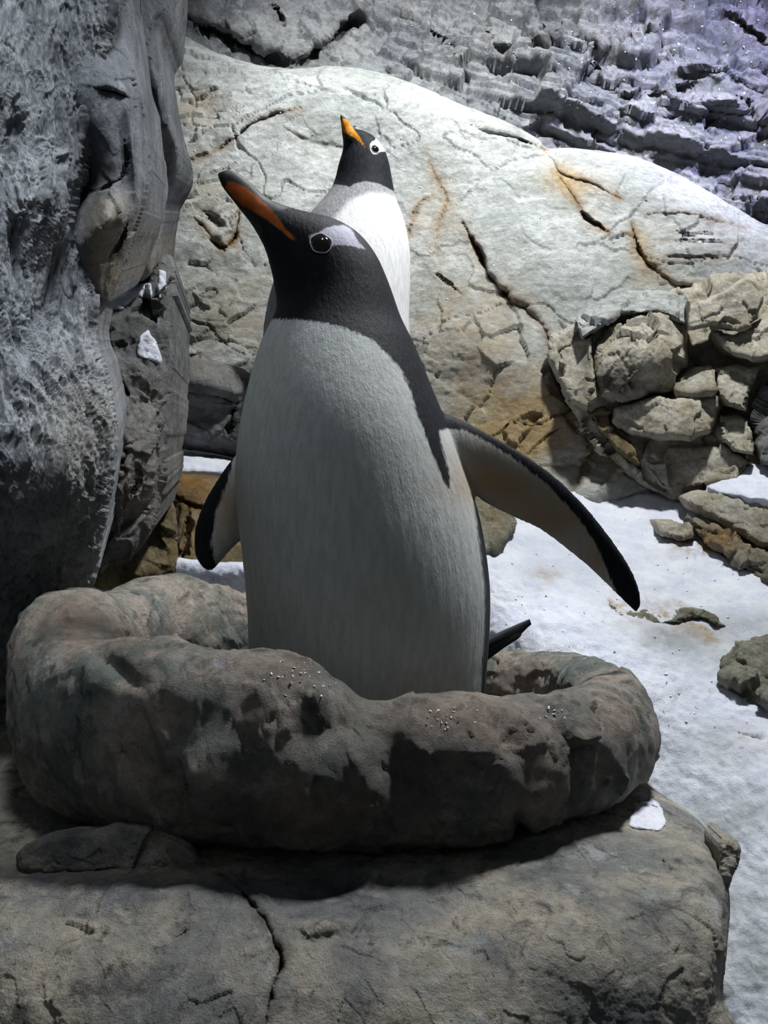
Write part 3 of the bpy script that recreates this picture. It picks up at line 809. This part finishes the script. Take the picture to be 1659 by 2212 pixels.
# ------------------------------------------------------------------ rocks in the snow at the right
shore = [
    ('snow-capped grey block half buried beside the snow bank', [(1462, 1072), (1495, 1056), (1560, 1052), (1640, 1068), (1720, 1085), (1720, 1200), (1650, 1185), (1605, 1165), (1540, 1125), (1485, 1098)],
     [(1480, 1070, 1.98), (1690, 1090, 1.82), (1620, 1160, 1.82), (1500, 1098, 1.95)], 'boulder', 0.004, [(1600, 1130, 80, 40, 0.45)], 20, 0.05),
    ('orange stained wet stone along the edge of the snow', [(1485, 1110), (1540, 1128), (1605, 1168), (1720, 1205), (1720, 1290), (1640, 1250), (1590, 1225), (1530, 1180), (1495, 1140)],
     [(1500, 1120, 1.895), (1690, 1210, 1.735), (1650, 1255, 1.725)], 'olive', 0.016, [(1560, 1160, 90, 40, 0.9)], 16, 0.04),
    ('small tan stone poking out of the snow', [(1415, 1125), (1450, 1122), (1488, 1138), (1498, 1158), (1465, 1164), (1428, 1160)], [(1420, 1130, 1.915), (1490, 1140, 1.885), (1460, 1160, 1.865)], 'boulder', 0.008, [], 12, 0.03),
    ('flat wet rock shelf breaking through the slush', [(1303, 1298), (1350, 1324), (1390, 1314), (1440, 1324), (1500, 1308), (1548, 1328), (1576, 1356), (1500, 1344), (1440, 1356), (1380, 1346), (1338, 1340)],
     [(1310, 1300, 1.618), (1560, 1340, 1.602), (1400, 1360, 1.580)], 'olive', 0.010, [], 12, 0.03),
    ('dripping olive rock step below the slush pool', [(1560, 1420), (1600, 1385), (1720, 1370), (1720, 1560), (1650, 1530), (1600, 1500), (1560, 1470)],
     [(1570, 1430, 1.475), (1700, 1385, 1.475), (1640, 1520, 1.39)], 'olive', 0.012, [], 22, 0.05),
]
for i, (lab, poly, anch, mt, amp, tn, R, ed) in enumerate(shore):
    o = relief('boulder', poly, anch, M[mt], step=2.6, R=R, edge=ed, back=0.06, rough=6, disp=d_rough(amp * 1.4, 18, 60 + i, 0.8), tints=tn, curve=1, seed=23 + i)
    put(o, lab, 'boulder', group='rocks of the enclosure')
o = relief('snow_patch', [(1525, 1052), (1560, 1036), (1600, 1018), (1625, 1002), (1730, 1000), (1730, 1095), (1660, 1086), (1600, 1074), (1555, 1066)], [(1530, 1055, 1.955), (1640, 1005, 1.98), (1580, 1068, 1.90), (1700, 1088, 1.79)],
           M['snow'], step=2.5, R=12, edge=0.015, back=0.02, rough=5, disp=lambda V, px, py, D: 0.008 * fbm(V * 30, 4, 0.6), backdir=(0, 0.5, -0.8))
put(o, 'snow cap on the grey block beside the snow bank', 'snow', 'snow patches on the rocks', 'stuff')

# ------------------------------------------------------------------ foreground ledge
ledge = o = relief('rock_ledge', [(-200, 1560), (100, 1480), (500, 1440), (900, 1430), (1150, 1460), (1290, 1560), (1360, 1650), (1400, 1690), (1440, 1722), (1500, 1762), (1545, 1812), (1572, 1870), (1578, 1960), (1570, 2060), (1562, 2160), (1570, 2500), (-200, 2500)],
           [(0, 1600, 1.19), (800, 1560, 1.27), (1300, 1620, 1.15), (0, 1750, 0.95), (800, 1750, 0.95), (1400, 1715, 1.0), (1540, 1825, 0.88), (0, 1870, 0.82), (800, 1880, 0.81), (1400, 1880, 0.82),
            (0, 1985, 0.725), (400, 1990, 0.72), (800, 1985, 0.725), (1200, 1960, 0.745), (1480, 1960, 0.77), (0, 2200, 0.65), (800, 2200, 0.645), (1450, 2200, 0.70), (800, 2450, 0.61), (0, 2450, 0.61), (1500, 2450, 0.69)],
           M['ledge'], step=3.2, R=45, edge=0.06, back=0.3, disp=d_ledge, rough=2, backdir=(0, 0.6, -0.8),
           cracks=[([(470, 1890), (520, 1925), (560, 1975), (600, 2040), (612, 2080), (590, 2130), (575, 2212)], 7, 0.015, 1.2), ([(380, 2025), (410, 2010)], 6, 0.006, 0.3), ([(1425, 1855), (1440, 1868)], 4, 0.008, 0.4)],
           bumps=[(900, 1870, 160, 30, 0, 0.02), (720, 1930, 90, 25, -8, -0.02), (300, 1930, 250, 40, 0, 0.012), (1250, 2010, 100, 150, -30, 0.01), (700, 2000, 60, 20, -10, 0.012)],
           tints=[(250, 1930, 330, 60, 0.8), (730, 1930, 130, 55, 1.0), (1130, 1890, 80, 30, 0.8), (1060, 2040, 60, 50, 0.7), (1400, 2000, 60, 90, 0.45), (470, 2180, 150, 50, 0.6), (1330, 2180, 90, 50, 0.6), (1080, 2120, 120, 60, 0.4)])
put(o, 'broad speckled stone ledge in front carrying the rock nest', 'rock ledge', kind='structure')
o = relief('corner_stone', [(1552, 1822), (1568, 1806), (1590, 1812), (1602, 1838), (1596, 1868), (1582, 1890), (1570, 1925), (1556, 1900), (1552, 1860)], [(1560, 1820, 0.85), (1596, 1830, 0.86), (1570, 1900, 0.84)],
           M['ledge'], step=2.2, R=18, edge=0.02, back=0.04, disp=d_rough(0.006, 40, 71, 0.6), rough=2)
put(o, 'small rusty stone stuck on the outer corner of the front ledge', 'rock')
o = relief('flat_stone', [(215, 1790), (260, 1775), (340, 1785), (405, 1812), (436, 1850), (432, 1880), (330, 1892), (230, 1892), (60, 1892), (40, 1840), (120, 1795)], [(240, 1790, 0.805), (400, 1815, 0.805), (250, 1885, 0.798), (430, 1878, 0.80)],
           M['ledge'], step=2.8, R=18, edge=0.022, back=0.012, disp=d_rough(0.006, 22, 73, 0.4), rough=2, tints=[(160, 1830, 110, 60, 1.0)])
put(o, 'dark flat stone wedged under the near end of the nest', 'rock')
snow_patch([(1355, 1775), (1380, 1735), (1405, 1722), (1425, 1738), (1442, 1765), (1430, 1790), (1390, 1792), (1362, 1790)], [(1360, 1780, 0.945), (1410, 1725, 0.99), (1430, 1785, 0.93)], 'lump of icy snow on the front ledge beside the nest', ledge)

# ------------------------------------------------------------------ the rock nest
ringpts = [  # px, py, D, half height, half width
    (900, 1668, .865, .073, .066), (1030, 1666, .875, .072, .066), (1150, 1655, .91, .070, .066), (1255, 1635, .965, .076, .060), (1312, 1605, 1.06, .076, .055),
    (1280, 1530, 1.21, .066, .046), (1195, 1492, 1.35, .060, .044), (1080, 1480, 1.42, .058, .046), (900, 1450, 1.46, .060, .055), (680, 1420, 1.47, .066, .058),
    (500, 1375, 1.44, .072, .062), (350, 1345, 1.36, .070, .062), (235, 1375, 1.22, .055, .06), (158, 1412, 1.08, .073, .064), (150, 1510, .985, .082, .066),
    (230, 1585, .92, .096, .070), (340, 1590, .885, .100, .072), (480, 1612, .862, .090, .070), (580, 1618, .855, .092, .070), (690, 1632, .855, .084, .068), (790, 1662, .86, .073, .066)]
RP = np.array(ringpts)
ctr = np.c_[at(RP[:, 0], RP[:, 1], RP[:, 2]), RP[:, 3:]]
C = catmull(ctr, 22, True)
n = len(C); k = 110
cen = C[:, :3].mean(0)
tang = np.roll(C[:, :2], -4, 0) - np.roll(C[:, :2], 4, 0)
tang /= np.linalg.norm(tang, axis=1, keepdims=True)
outw = np.c_[tang[:, 1], -tang[:, 0]]
if ((C[:, :2] - cen[:2]) * outw).sum() < 0: outw = -outw
th = np.linspace(0, 2 * math.pi, k, endpoint=False)
cw = np.sign(np.cos(th)) * np.abs(np.cos(th)) ** 0.88; sw = np.sign(np.sin(th)) * np.abs(np.sin(th)) ** 0.88
V = np.zeros((n, k, 3))
for i in range(n):
    V[i, :, 0] = C[i, 0] + outw[i, 0] * cw * C[i, 4]
    V[i, :, 1] = C[i, 1] + outw[i, 1] * cw * C[i, 4]
    V[i, :, 2] = C[i, 2] + np.where(sw > 0, sw * C[i, 3], sw * min(C[i, 3], max(0.02, C[i, 2] - (CAMZ - 0.362))))
V = V.reshape(-1, 3)
ii, jj = np.meshgrid(np.arange(n), np.arange(k), indexing='ij')
idx = lambda a, b: (a % n) * k + (b % k)
F = np.stack([idx(ii, jj), idx(ii, jj + 1), idx(ii + 1, jj + 1), idx(ii + 1, jj)], -1).reshape(-1, 4)
N = vnormals(V, F)
if (N * (V - np.repeat(C[:, :3], k, 0))).sum() < 0: F = F[:, ::-1].copy(); N = -N
px, py = project(V)
WN = warp(V, 12, 0.03, 104)
dsp = 0.016 * fbm(V * 9, 3, 0.5, 101) + 0.004 * fbm(V * 50, 4, 0.65, 102) + 0.005 * facets(WN * 11, 103) + 0.0026 * facets(WN * 32, 105)
front = (V[:, 1] < 1.12)
for bx, by, rx, ry, rot, amp in [(850, 1640, 45, 130, -12, -0.018), (520, 1690, 40, 90, 0, -0.010), (440, 1700, 70, 70, 0, 0.016), (1090, 1580, 30, 60, -25, -0.014), (640, 1730, 120, 80, 0, 0.012), (760, 1560, 70, 60, 0, -0.012),
                                 (1040, 1600, 100, 130, 0, 0.008), (250, 1440, 18, 60, -50, -0.012), (680, 1500, 60, 25, 45, 0.008), (1130, 1790, 14, 40, 0, -0.014), (300, 1480, 130, 70, 0, 0.008)]:
    ca, sa = math.cos(math.radians(rot)), math.sin(math.radians(rot))
    u = ((px - bx) * ca + (py - by) * sa) / rx; v = (-(px - bx) * sa + (py - by) * ca) / ry
    dsp = dsp + front * amp * np.exp(-u * u - v * v)
V = V + N * dsp[:, None]
tint = np.zeros(len(V))
for tx, ty, rx, ry, a in [(150, 1340, 80, 60, .7), (640, 1450, 60, 40, .7), (700, 1750, 160, 70, .8), (960, 1560, 150, 60, .5), (850, 1650, 60, 120, .3), (280, 1390, 60, 40, .5), (1100, 1640, 160, 90, .35)]:
    tint += a * np.exp(-((px - tx) / rx) ** 2 - ((py - ty) / ry) ** 2)
nest = mesh_obj('rock_nest', V, F, M['nest'], {'tint': tint, 'stain': np.zeros(len(V))})
put(nest, 'rounded mottled rock ring forming a nest around the near penguin', 'rock nest')
# nest floor
flo = []
rings = 14
inner = C[:, :3]
cc = np.array([0.02, 1.14, CAMZ - 0.350])
Vf = [cc]
for r in range(1, rings + 1):
    t = r / rings
    for i in range(0, n, 6):
        p = cc[:2] + (inner[i, :2] - cc[:2]) * t
        Vf.append(np.array([p[0], p[1], cc[2] + 0.004 * t ** 3]))
Vf = np.array(Vf)
mseg = len(range(0, n, 6))
Vf[:, 2] += 0.008 * fbm(Vf * 14, 3, 0.5, 111)
Ff = [(0, 1 + i, 1 + (i + 1) % mseg) for i in range(mseg)]
for r in range(rings - 1):
    for i in range(mseg):
        a = 1 + r * mseg + i; b = 1 + r * mseg + (i + 1) % mseg
        Ff.append((a, a + mseg, b + mseg, b))
nf = len(Vf)
Vf = np.vstack([Vf, Vf[-mseg:] - [0, 0, 0.03]])
for i in range(mseg):
    a = nf - mseg + i; b = nf - mseg + (i + 1) % mseg
    Ff.append((a, nf + i, nf + (i + 1) % mseg, b))
Ff.append(tuple(nf + i for i in range(mseg)))
o = mesh_obj('nest_floor', Vf, Ff, M['nest'], {'tint': np.zeros(len(Vf)), 'stain': np.zeros(len(Vf))})
put(o, parent=nest)


# ------------------------------------------------------------------ penguins
def loft(secs, sub=8, rad=56, cap=True):
    """secs: ax, ay, bx, by (pixels of the two silhouette points), depth, half thickness in depth"""
    S = catmull(np.array(secs, float), sub)
    A = at(S[:, 0], S[:, 1], S[:, 4]); B = at(S[:, 2], S[:, 3], S[:, 4])
    t = np.linspace(0, 2 * math.pi, rad, endpoint=False)
    V = ((A + B) / 2)[:, None] + np.cos(t)[None, :, None] * ((A - B) / 2)[:, None] + np.sin(t)[None, :, None] * (np.maximum(S[:, 5], 1e-4)[:, None] * np.array([0, 1, 0]))[:, None]
    n = len(S)
    V = V.reshape(-1, 3)
    F = []
    for i in range(n - 1):
        for j in range(rad):
            F.append((i * rad + j, i * rad + (j + 1) % rad, (i + 1) * rad + (j + 1) % rad, (i + 1) * rad + j))
    F.append(tuple(range(rad))[::-1])
    F.append(tuple((n - 1) * rad + j for j in range(rad)))
    return V, F


def joined(parts):
    V = []; F = []; off = 0
    for v, f in parts:
        V.append(v); F += [tuple(q + off for q in g) for g in f]; off += len(v)
    return np.vstack(V), F


def remesh(V, F, voxel, smooth=4):
    me = bpy.data.meshes.new('temporary')
    me.from_pydata([tuple(v) for v in V], [], F)
    me.update()
    o = bpy.data.objects.new('temporary', me); col.objects.link(o)
    import bmesh
    bm = bmesh.new(); bm.from_mesh(me); bmesh.ops.recalc_face_normals(bm, faces=bm.faces); bm.to_mesh(me); bm.free()
    md = o.modifiers.new('r', 'REMESH'); md.mode = 'VOXEL'; md.voxel_size = voxel; md.adaptivity = 0
    dg = bpy.context.evaluated_depsgraph_get()
    e = o.evaluated_get(dg); m2 = bpy.data.meshes.new_from_object(e)
    W = np.zeros(len(m2.vertices) * 3, np.float32); m2.vertices.foreach_get('co', W); W = W.reshape(-1, 3).astype(float)
    Q = np.array([p.vertices[:] for p in m2.polygons if len(p.vertices) == 4])
    ed = np.zeros(len(m2.edges) * 2, np.int32); m2.edges.foreach_get('vertices', ed); ed = ed.reshape(-1, 2)
    bpy.data.objects.remove(o); bpy.data.meshes.remove(me); bpy.data.meshes.remove(m2)
    deg = np.bincount(ed.ravel(), minlength=len(W)).astype(float)
    for it in range(smooth):
        for lam in (0.55, -0.45):
            A = np.zeros_like(W)
            for k in range(3):
                A[:, k] = np.bincount(ed[:, 0], W[ed[:, 1], k], len(W)) + np.bincount(ed[:, 1], W[ed[:, 0], k], len(W))
            W = W + lam * (A / deg[:, None] - W)
    return W, Q


def penguin(name, label, group, body, flips, beakS, white, patch, orange, eye, mats, voxel, shade_tans=(), greys=(), backlim=0.15, sc=10.0, tail=None, feet=None, eye_r=0.0095):
    V, F = joined([loft(body)] + [loft(f, 6, 32) for f in flips])
    V, F = remesh(V, F, voxel)
    N = vnormals(V, F)
    view = np.array([0, 0, CAMZ]) - V; view /= np.linalg.norm(view, axis=1, keepdims=True)
    if (N * (V - V.mean(0))).sum() < 0: F = F[:, ::-1].copy(); N = -N
    fac = (N * view).sum(1)
    px, py = project(V)
    zero = np.zeros(len(V))

    def fields(px, py, fac):
        w = np.minimum(sdf(px, py, white) / sc, (fac + backlim) * 12)
        p = np.minimum(sdf(px, py, patch) / sc, (fac - 0.05) * 12)
        og = sdf(px, py, orange) / sc
        tn = np.zeros(len(px)); gr = np.zeros(len(px))
        for tx, ty, rx, ry, a in shade_tans: tn += a * np.exp(-((px - tx) / rx) ** 2 - ((py - ty) / ry) ** 2)
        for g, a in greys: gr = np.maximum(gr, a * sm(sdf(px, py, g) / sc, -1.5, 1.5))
        return dict(white=w, patch=p, orange=og, tan=tn, grey=gr)
    bo = mesh_obj(name, V, F, mats[0], fields(px, py, fac))
    put(bo, label, 'penguin', group)
    V2, F2 = loft(beakS, 10, 48)
    px2, py2 = project(V2)
    fl = fields(px2, py2, np.ones(len(V2)))
    fl['white'] = np.full(len(V2), -5.0); fl['patch'] = np.full(len(V2), -5.0)
    put(mesh_obj('beak', V2, F2, mats[1], fl), 'orange and black beak', parent=bo)
    # eye: find the surface point under the eye pixel
    d2 = (px - eye[0]) ** 2 + (py - eye[1]) ** 2
    cand = np.where((d2 < 40) & (fac > 0.05))[0]
    cand = cand if len(cand) else np.array([np.argmin(d2 + (fac < 0) * 1e6)])
    c = V[cand].mean(0); nn = N[cand].mean(0); nn /= np.linalg.norm(nn)
    u = np.cross(nn, [0.35, 0, 1]); u /= np.linalg.norm(u); v = np.cross(nn, u)
    la = np.linspace(0, math.pi, 14); lo = np.linspace(0, 2 * math.pi, 28, endpoint=False)
    LA, LO = np.meshgrid(la, lo, indexing='ij')
    S = c + eye_r * (np.sin(LA) * np.cos(LO))[..., None] * u + eye_r * 0.92 * (np.sin(LA) * np.sin(LO))[..., None] * v + eye_r * 0.45 * np.cos(LA)[..., None] * nn
    S = S.reshape(-1, 3)
    FS = [(i * 28 + j, i * 28 + (j + 1) % 28, (i + 1) * 28 + (j + 1) % 28, (i + 1) * 28 + j) for i in range(13) for j in range(28)]
    put(mesh_obj('eye', S, FS, M['eye']), 'dark brown eye', parent=bo)
    tt = np.linspace(0, 2 * math.pi, 40, endpoint=False); ss = np.linspace(0, 2 * math.pi, 10, endpoint=False)
    T, S_ = np.meshgrid(tt, ss, indexing='ij')
    rr = eye_r * (1.10 + 0.06 * np.cos(2 * T + 0.6) + 0.04 * np.cos(5 * T)) + eye_r * 0.085 * np.cos(S_)
    R = c + (rr * np.cos(T))[..., None] * u + (rr * np.sin(T))[..., None] * v + (eye_r * 0.09 * np.sin(S_))[..., None] * nn
    R = R.reshape(-1, 3)
    FR = [(i * 10 + j, ((i + 1) % 40) * 10 + j, ((i + 1) % 40) * 10 + (j + 1) % 10, i * 10 + (j + 1) % 10) for i in range(40) for j in range(10)]
    put(mesh_obj('eye_ring', R, FR, M['ring']), 'thin white ring around the eye', parent=bo)
    for t in (tail or []):
        vt, ft = loft(t, 5, 14)
        zz = np.full(len(vt), -5.0)
        put(mesh_obj('tail_feather', vt, ft, mats[0], dict(white=zz, patch=zz, orange=zz, tan=zz * 0, grey=zz * 0)), parent=bo)
    for fx, fy, fz, L in (feet or []):
        # webbed foot: three toes joined by a web
        pts = []
        prof = [(-0.25, 0.25, 0.5), (0.0, 0.32, 0.6), (0.5, 0.42, 0.42), (0.9, 0.5, 0.25), (1.0, 0.35, 0.12)]
        Vt = []; Ft = []
        for a, w, h in prof:
            for j in range(16):
                q = 2 * math.pi * j / 16
                toe = 1 + 0.12 * math.cos(3 * q)
                Vt.append((fx + w * L * math.cos(q) * toe, fy - a * L, fz + max(0, math.sin(q)) * h * L * 0.5))
        for i in range(len(prof) - 1):
            for j in range(16):
                Ft.append((i * 16 + j, i * 16 + (j + 1) % 16, (i + 1) * 16 + (j + 1) % 16, (i + 1) * 16 + j))
        Ft.append(tuple(range(16))[::-1]); Ft.append(tuple(64 + j for j in range(16)))
        put(mesh_obj('foot', np.array(Vt), Ft, M['foot']), 'orange webbed foot', parent=bo)
    return bo


Df = 1.10
body1 = [(560, 420, 537, 462, Df - .012, .010), (582, 432, 545, 478, Df - .010, .014), (618, 447, 560, 510, Df - .006, .021), (668, 460, 575, 545, Df - .003, .031), (725, 475, 585, 580, Df, .039), (775, 505, 592, 612, Df, .045), (813, 552, 597, 645, Df, .050),
         (840, 612, 597, 668, Df, .056), (866, 685, 588, 692, Df, .066), (892, 738, 566, 738, Df, .080), (914, 790, 549, 790, Df, .094), (934, 840, 536, 840, Df, .106), (955, 890, 525, 890, Df, .116), (978, 945, 516, 945, Df, .124),
         (1000, 1005, 511, 1005, Df, .130), (1022, 1070, 512, 1070, Df, .135), (1038, 1130, 518, 1130, Df, .139), (1050, 1200, 526, 1200, Df, .142), (1057, 1270, 533, 1270, Df, .143), (1057, 1340, 538, 1340, Df, .142),
         (1052, 1420, 540, 1420, Df, .139), (1044, 1500, 545, 1500, Df, .130), (1015, 1570, 575, 1570, Df, .112), (950, 1620, 640, 1620, Df, .075), (860, 1634, 730, 1634, Df, .03)]
flipR = [(900, 872, 930, 985, 1.09, .020), (945, 886, 962, 1015, 1.085, .019), (995, 906, 1000, 1042, 1.085, .015), (1055, 937, 1042, 1082, 1.09, .011), (1122, 975, 1100, 1113, 1.095, .009), (1190, 1022, 1165, 1143, 1.10, .008), (1255, 1083, 1225, 1187, 1.105, .0075), (1310, 1150, 1285, 1237, 1.11, .007),
         (1355, 1215, 1330, 1282, 1.115, .006), (1378, 1265, 1358, 1309, 1.12, .005), (1385, 1302, 1375, 1325, 1.12, .003)]
flipL = [(580, 910, 640, 1100, 1.12, .018), (508, 984, 560, 1145, 1.125, .014), (472, 1032, 526, 1164, 1.13, .010), (441, 1085, 497, 1191, 1.135, .009), (421, 1142, 474, 1217, 1.14, .007), (420, 1192, 461, 1231, 1.14, .005), (434, 1222, 449, 1234, 1.14, .003)]
beak1 = [(474, 373, 471, 379, Df - .030, .002), (492, 368, 480, 402, Df - .028, .006), (512, 374, 496, 424, Df - .025, .008), (540, 394, 518, 452, Df - .020, .0105), (575, 426, 540, 480, Df - .013, .0145), (612, 444, 556, 505, Df - .008, .020), (636, 451, 566, 524, Df - .005, .022)]
white1 = [(300, 700), (560, 694), (592, 689), (640, 690), (700, 697), (755, 712), (800, 733), (838, 765), (868, 800), (885, 840), (900, 890), (920, 945), (942, 1000), (958, 1038), (970, 1054), (972, 1035), (966, 1005), (955, 965), (948, 932), (962, 926), (1000, 930), (1040, 947), (1110, 990), (1180, 1045), (1240, 1108),
          (1285, 1170), (1305, 1215), (1335, 1290), (1300, 1290), (1200, 1215), (1090, 1145), (1033, 1085), (1018, 1066), (1030, 1130), (1039, 1200), (1046, 1260), (1047, 1340), (1043, 1420), (1038, 1500), (1030, 1700), (300, 1700), (400, 1240), (468, 1228), (455, 1170), (466, 1110), (488, 1050), (506, 988), (300, 960)]
patch1 = [(666, 509), (680, 505), (690, 501), (700, 494), (718, 488), (745, 486), (758, 494), (768, 510), (774, 524), (790, 538), (770, 534), (748, 530), (728, 529), (714, 531), (706, 515), (690, 508), (676, 512), (670, 520)]
orange1 = [(487, 405), (492, 392), (505, 393), (530, 404), (560, 428), (585, 452), (600, 470), (618, 496), (632, 508), (641, 520), (630, 517), (605, 496), (575, 474), (548, 458), (524, 444), (505, 428)]
tail1 = [[(1030, 1400 + dy, 1036, 1424 + dy, 1.23, .006), (1080, 1371 + dy * .6, 1086, 1392 + dy * .6, 1.25, .005), (1118, 1349 + dx, 1124, 1368 + dx, 1.27, .004), (1142 + ex, 1338 + dx, 1146 + ex, 1350 + dx, 1.28, .002)]
         for dy, dx, ex in ((-10, -1, 2), (4, 3, -4), (16, 8, -22))]
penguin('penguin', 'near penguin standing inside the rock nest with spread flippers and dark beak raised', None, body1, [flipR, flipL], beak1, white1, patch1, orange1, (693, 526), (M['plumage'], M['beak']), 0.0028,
        shade_tans=[(1090, 1050, 120, 45, 0.9), (1190, 1120, 110, 50, 0.9), (1040, 990, 70, 50, 0.6), (1290, 1210, 60, 50, 0.7), (490, 1100, 26, 80, 0.8)], tail=tail1,  # tan spots paint warm shade onto the white flipper undersides
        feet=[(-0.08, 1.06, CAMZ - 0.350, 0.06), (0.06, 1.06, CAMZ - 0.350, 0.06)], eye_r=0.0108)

Db = 2.15
body2 = [(757, 268, 739, 288, Db - .02, .008), (768, 279, 741, 303, Db - .015, .016), (786, 284, 741, 318, Db - .01, .028), (808, 296, 738, 335, Db, .036), (828, 319, 731, 357, Db, .042), (840, 350, 725, 383, Db, .047), (848, 393, 716, 406, Db, .054), (856, 430, 694, 436, Db, .068),
         (868, 462, 665, 470, Db, .084), (880, 505, 632, 525, Db, .105), (886, 555, 605, 575, Db, .122), (886, 615, 588, 622, Db, .136), (884, 670, 577, 670, Db, .144), (882, 750, 572, 750, Db, .150), (876, 840, 578, 840, Db, .145), (855, 910, 600, 910, Db, .12), (800, 945, 660, 945, Db, .07), (750, 952, 710, 952, Db, .03)]
flip2 = [[(640, 540, 650, 620, Db + .02, .02), (592, 612, 622, 690, Db + .02, .016), (571, 690, 612, 750, Db + .03, .014), (566, 780, 604, 810, Db + .04, .012), (574, 850, 594, 862, Db + .05, .006)],
         [(850, 560, 850, 640, Db + .03, .02), (880, 620, 866, 700, Db + .05, .016), (884, 700, 862, 760, Db + .06, .014), (888, 790, 868, 810, Db + .07, .012), (884, 850, 872, 856, Db + .08, .006)]]
beak2 = [(737, 248, 735, 252, Db - .04, .003), (747, 256, 737, 270, Db - .032, .008), (758, 269, 739, 289, Db - .022, .013), (769, 281, 741, 304, Db - .014, .021), (776, 285, 741, 310, Db - .01, .025)]
white2 = [(745, 442), (752, 432), (775, 420), (800, 414), (830, 418), (852, 430), (1000, 440), (1000, 1000), (640, 1000), (650, 700), (690, 540), (712, 490), (728, 465)]
patch2 = [(799, 312), (803, 306), (810, 303), (813, 296), (822, 302), (830, 315), (834, 327), (820, 328), (815, 333), (806, 333), (800, 325)]
orange2 = [(736, 268), (740, 256), (748, 257), (756, 266), (765, 280), (776, 294), (784, 308), (790, 320), (778, 308), (765, 297), (752, 291), (743, 286)]
chin2 = [(700, 425), (718, 397), (748, 400), (756, 404), (764, 396), (790, 390), (820, 396), (850, 412), (860, 450), (745, 470), (670, 600), (560, 600), (600, 480)]
white2b = white2
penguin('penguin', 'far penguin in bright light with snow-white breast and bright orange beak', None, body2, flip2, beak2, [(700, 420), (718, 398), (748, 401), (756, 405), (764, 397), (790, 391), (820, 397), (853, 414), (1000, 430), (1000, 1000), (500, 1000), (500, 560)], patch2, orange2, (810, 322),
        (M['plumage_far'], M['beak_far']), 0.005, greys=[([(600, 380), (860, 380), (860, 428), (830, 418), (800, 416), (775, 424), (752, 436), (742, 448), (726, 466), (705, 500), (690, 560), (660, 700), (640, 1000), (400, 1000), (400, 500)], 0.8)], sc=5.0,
        feet=[(-0.14, 2.07, CAMZ + 0.045, 0.06), (0.0, 2.07, CAMZ + 0.045, 0.06)], eye_r=0.0085)

# ------------------------------------------------------------------ added specks that imitate glints on wet rock and snow
rng = np.random.default_rng(5)


def glints(label, spots, size, hostname):
    """small white specks imitating glints, set on a surface already built; found by a ray from above the spot"""
    dg = bpy.context.evaluated_depsgraph_get()
    V = []; F = []
    for px, py in spots:
        d = at(px, py, 1.0) - np.array([0, 0, CAMZ]); d /= np.linalg.norm(d)
        hit, loc, nrm, *_ , ob, _m = (lambda r: (r[0], r[1], r[2], r[4], r[5]))(scene.ray_cast(dg, Vector((0, 0, CAMZ)), Vector(d)))
        if not hit or not ob.name.startswith(hostname): continue
        c = np.array(loc) + np.array(nrm) * size * 0.25
        r = size * (0.6 + 0.8 * rng.random(3))
        b = len(V)
        for ax in np.eye(3):
            q = ax + 0.35 * rng.normal(size=3)
            V += [c + q * r, c - q * r]
        F += [(b + x, b + 2 + y, b + 4 + z) if (x + y + z) % 2 == 0 else (b + x, b + 4 + z, b + 2 + y) for x in (0, 1) for y in (0, 1) for z in (0, 1)]
    if not V: return
    o = mesh_obj('glint_specks', np.array(V), F, M['glint'], smooth=False)
    put(o, label, 'ice', kind='stuff')


bpy.context.view_layer.update()
glints('added white specks imitating glints on the wet rim of the nest', [(rng.normal(660, 45), rng.normal(1462, 25)) for _ in range(40)] + [(rng.normal(965, 35), rng.normal(1555, 16)) for _ in range(26)] + [(rng.normal(1185, 18), rng.normal(1542, 8)) for _ in range(12)], 0.0012, 'rock_nest')
glints('added white specks imitating sparkle over the snow slope', [(rng.uniform(1070, 1659), rng.uniform(1090, 1600)) for _ in range(130)], 0.0022, 'floor')
glints('added white specks imitating sparkle on the grey strata rock', [(1659 - abs(rng.normal(0, 330)), abs(rng.normal(150, 130))) for _ in range(150)], 0.0024, 'wall_back')
glints('added white specks imitating sparkle on the pale rock slab', [(rng.uniform(400, 1600), rng.uniform(130, 650)) for _ in range(110)], 0.0020, 'rock_slab')
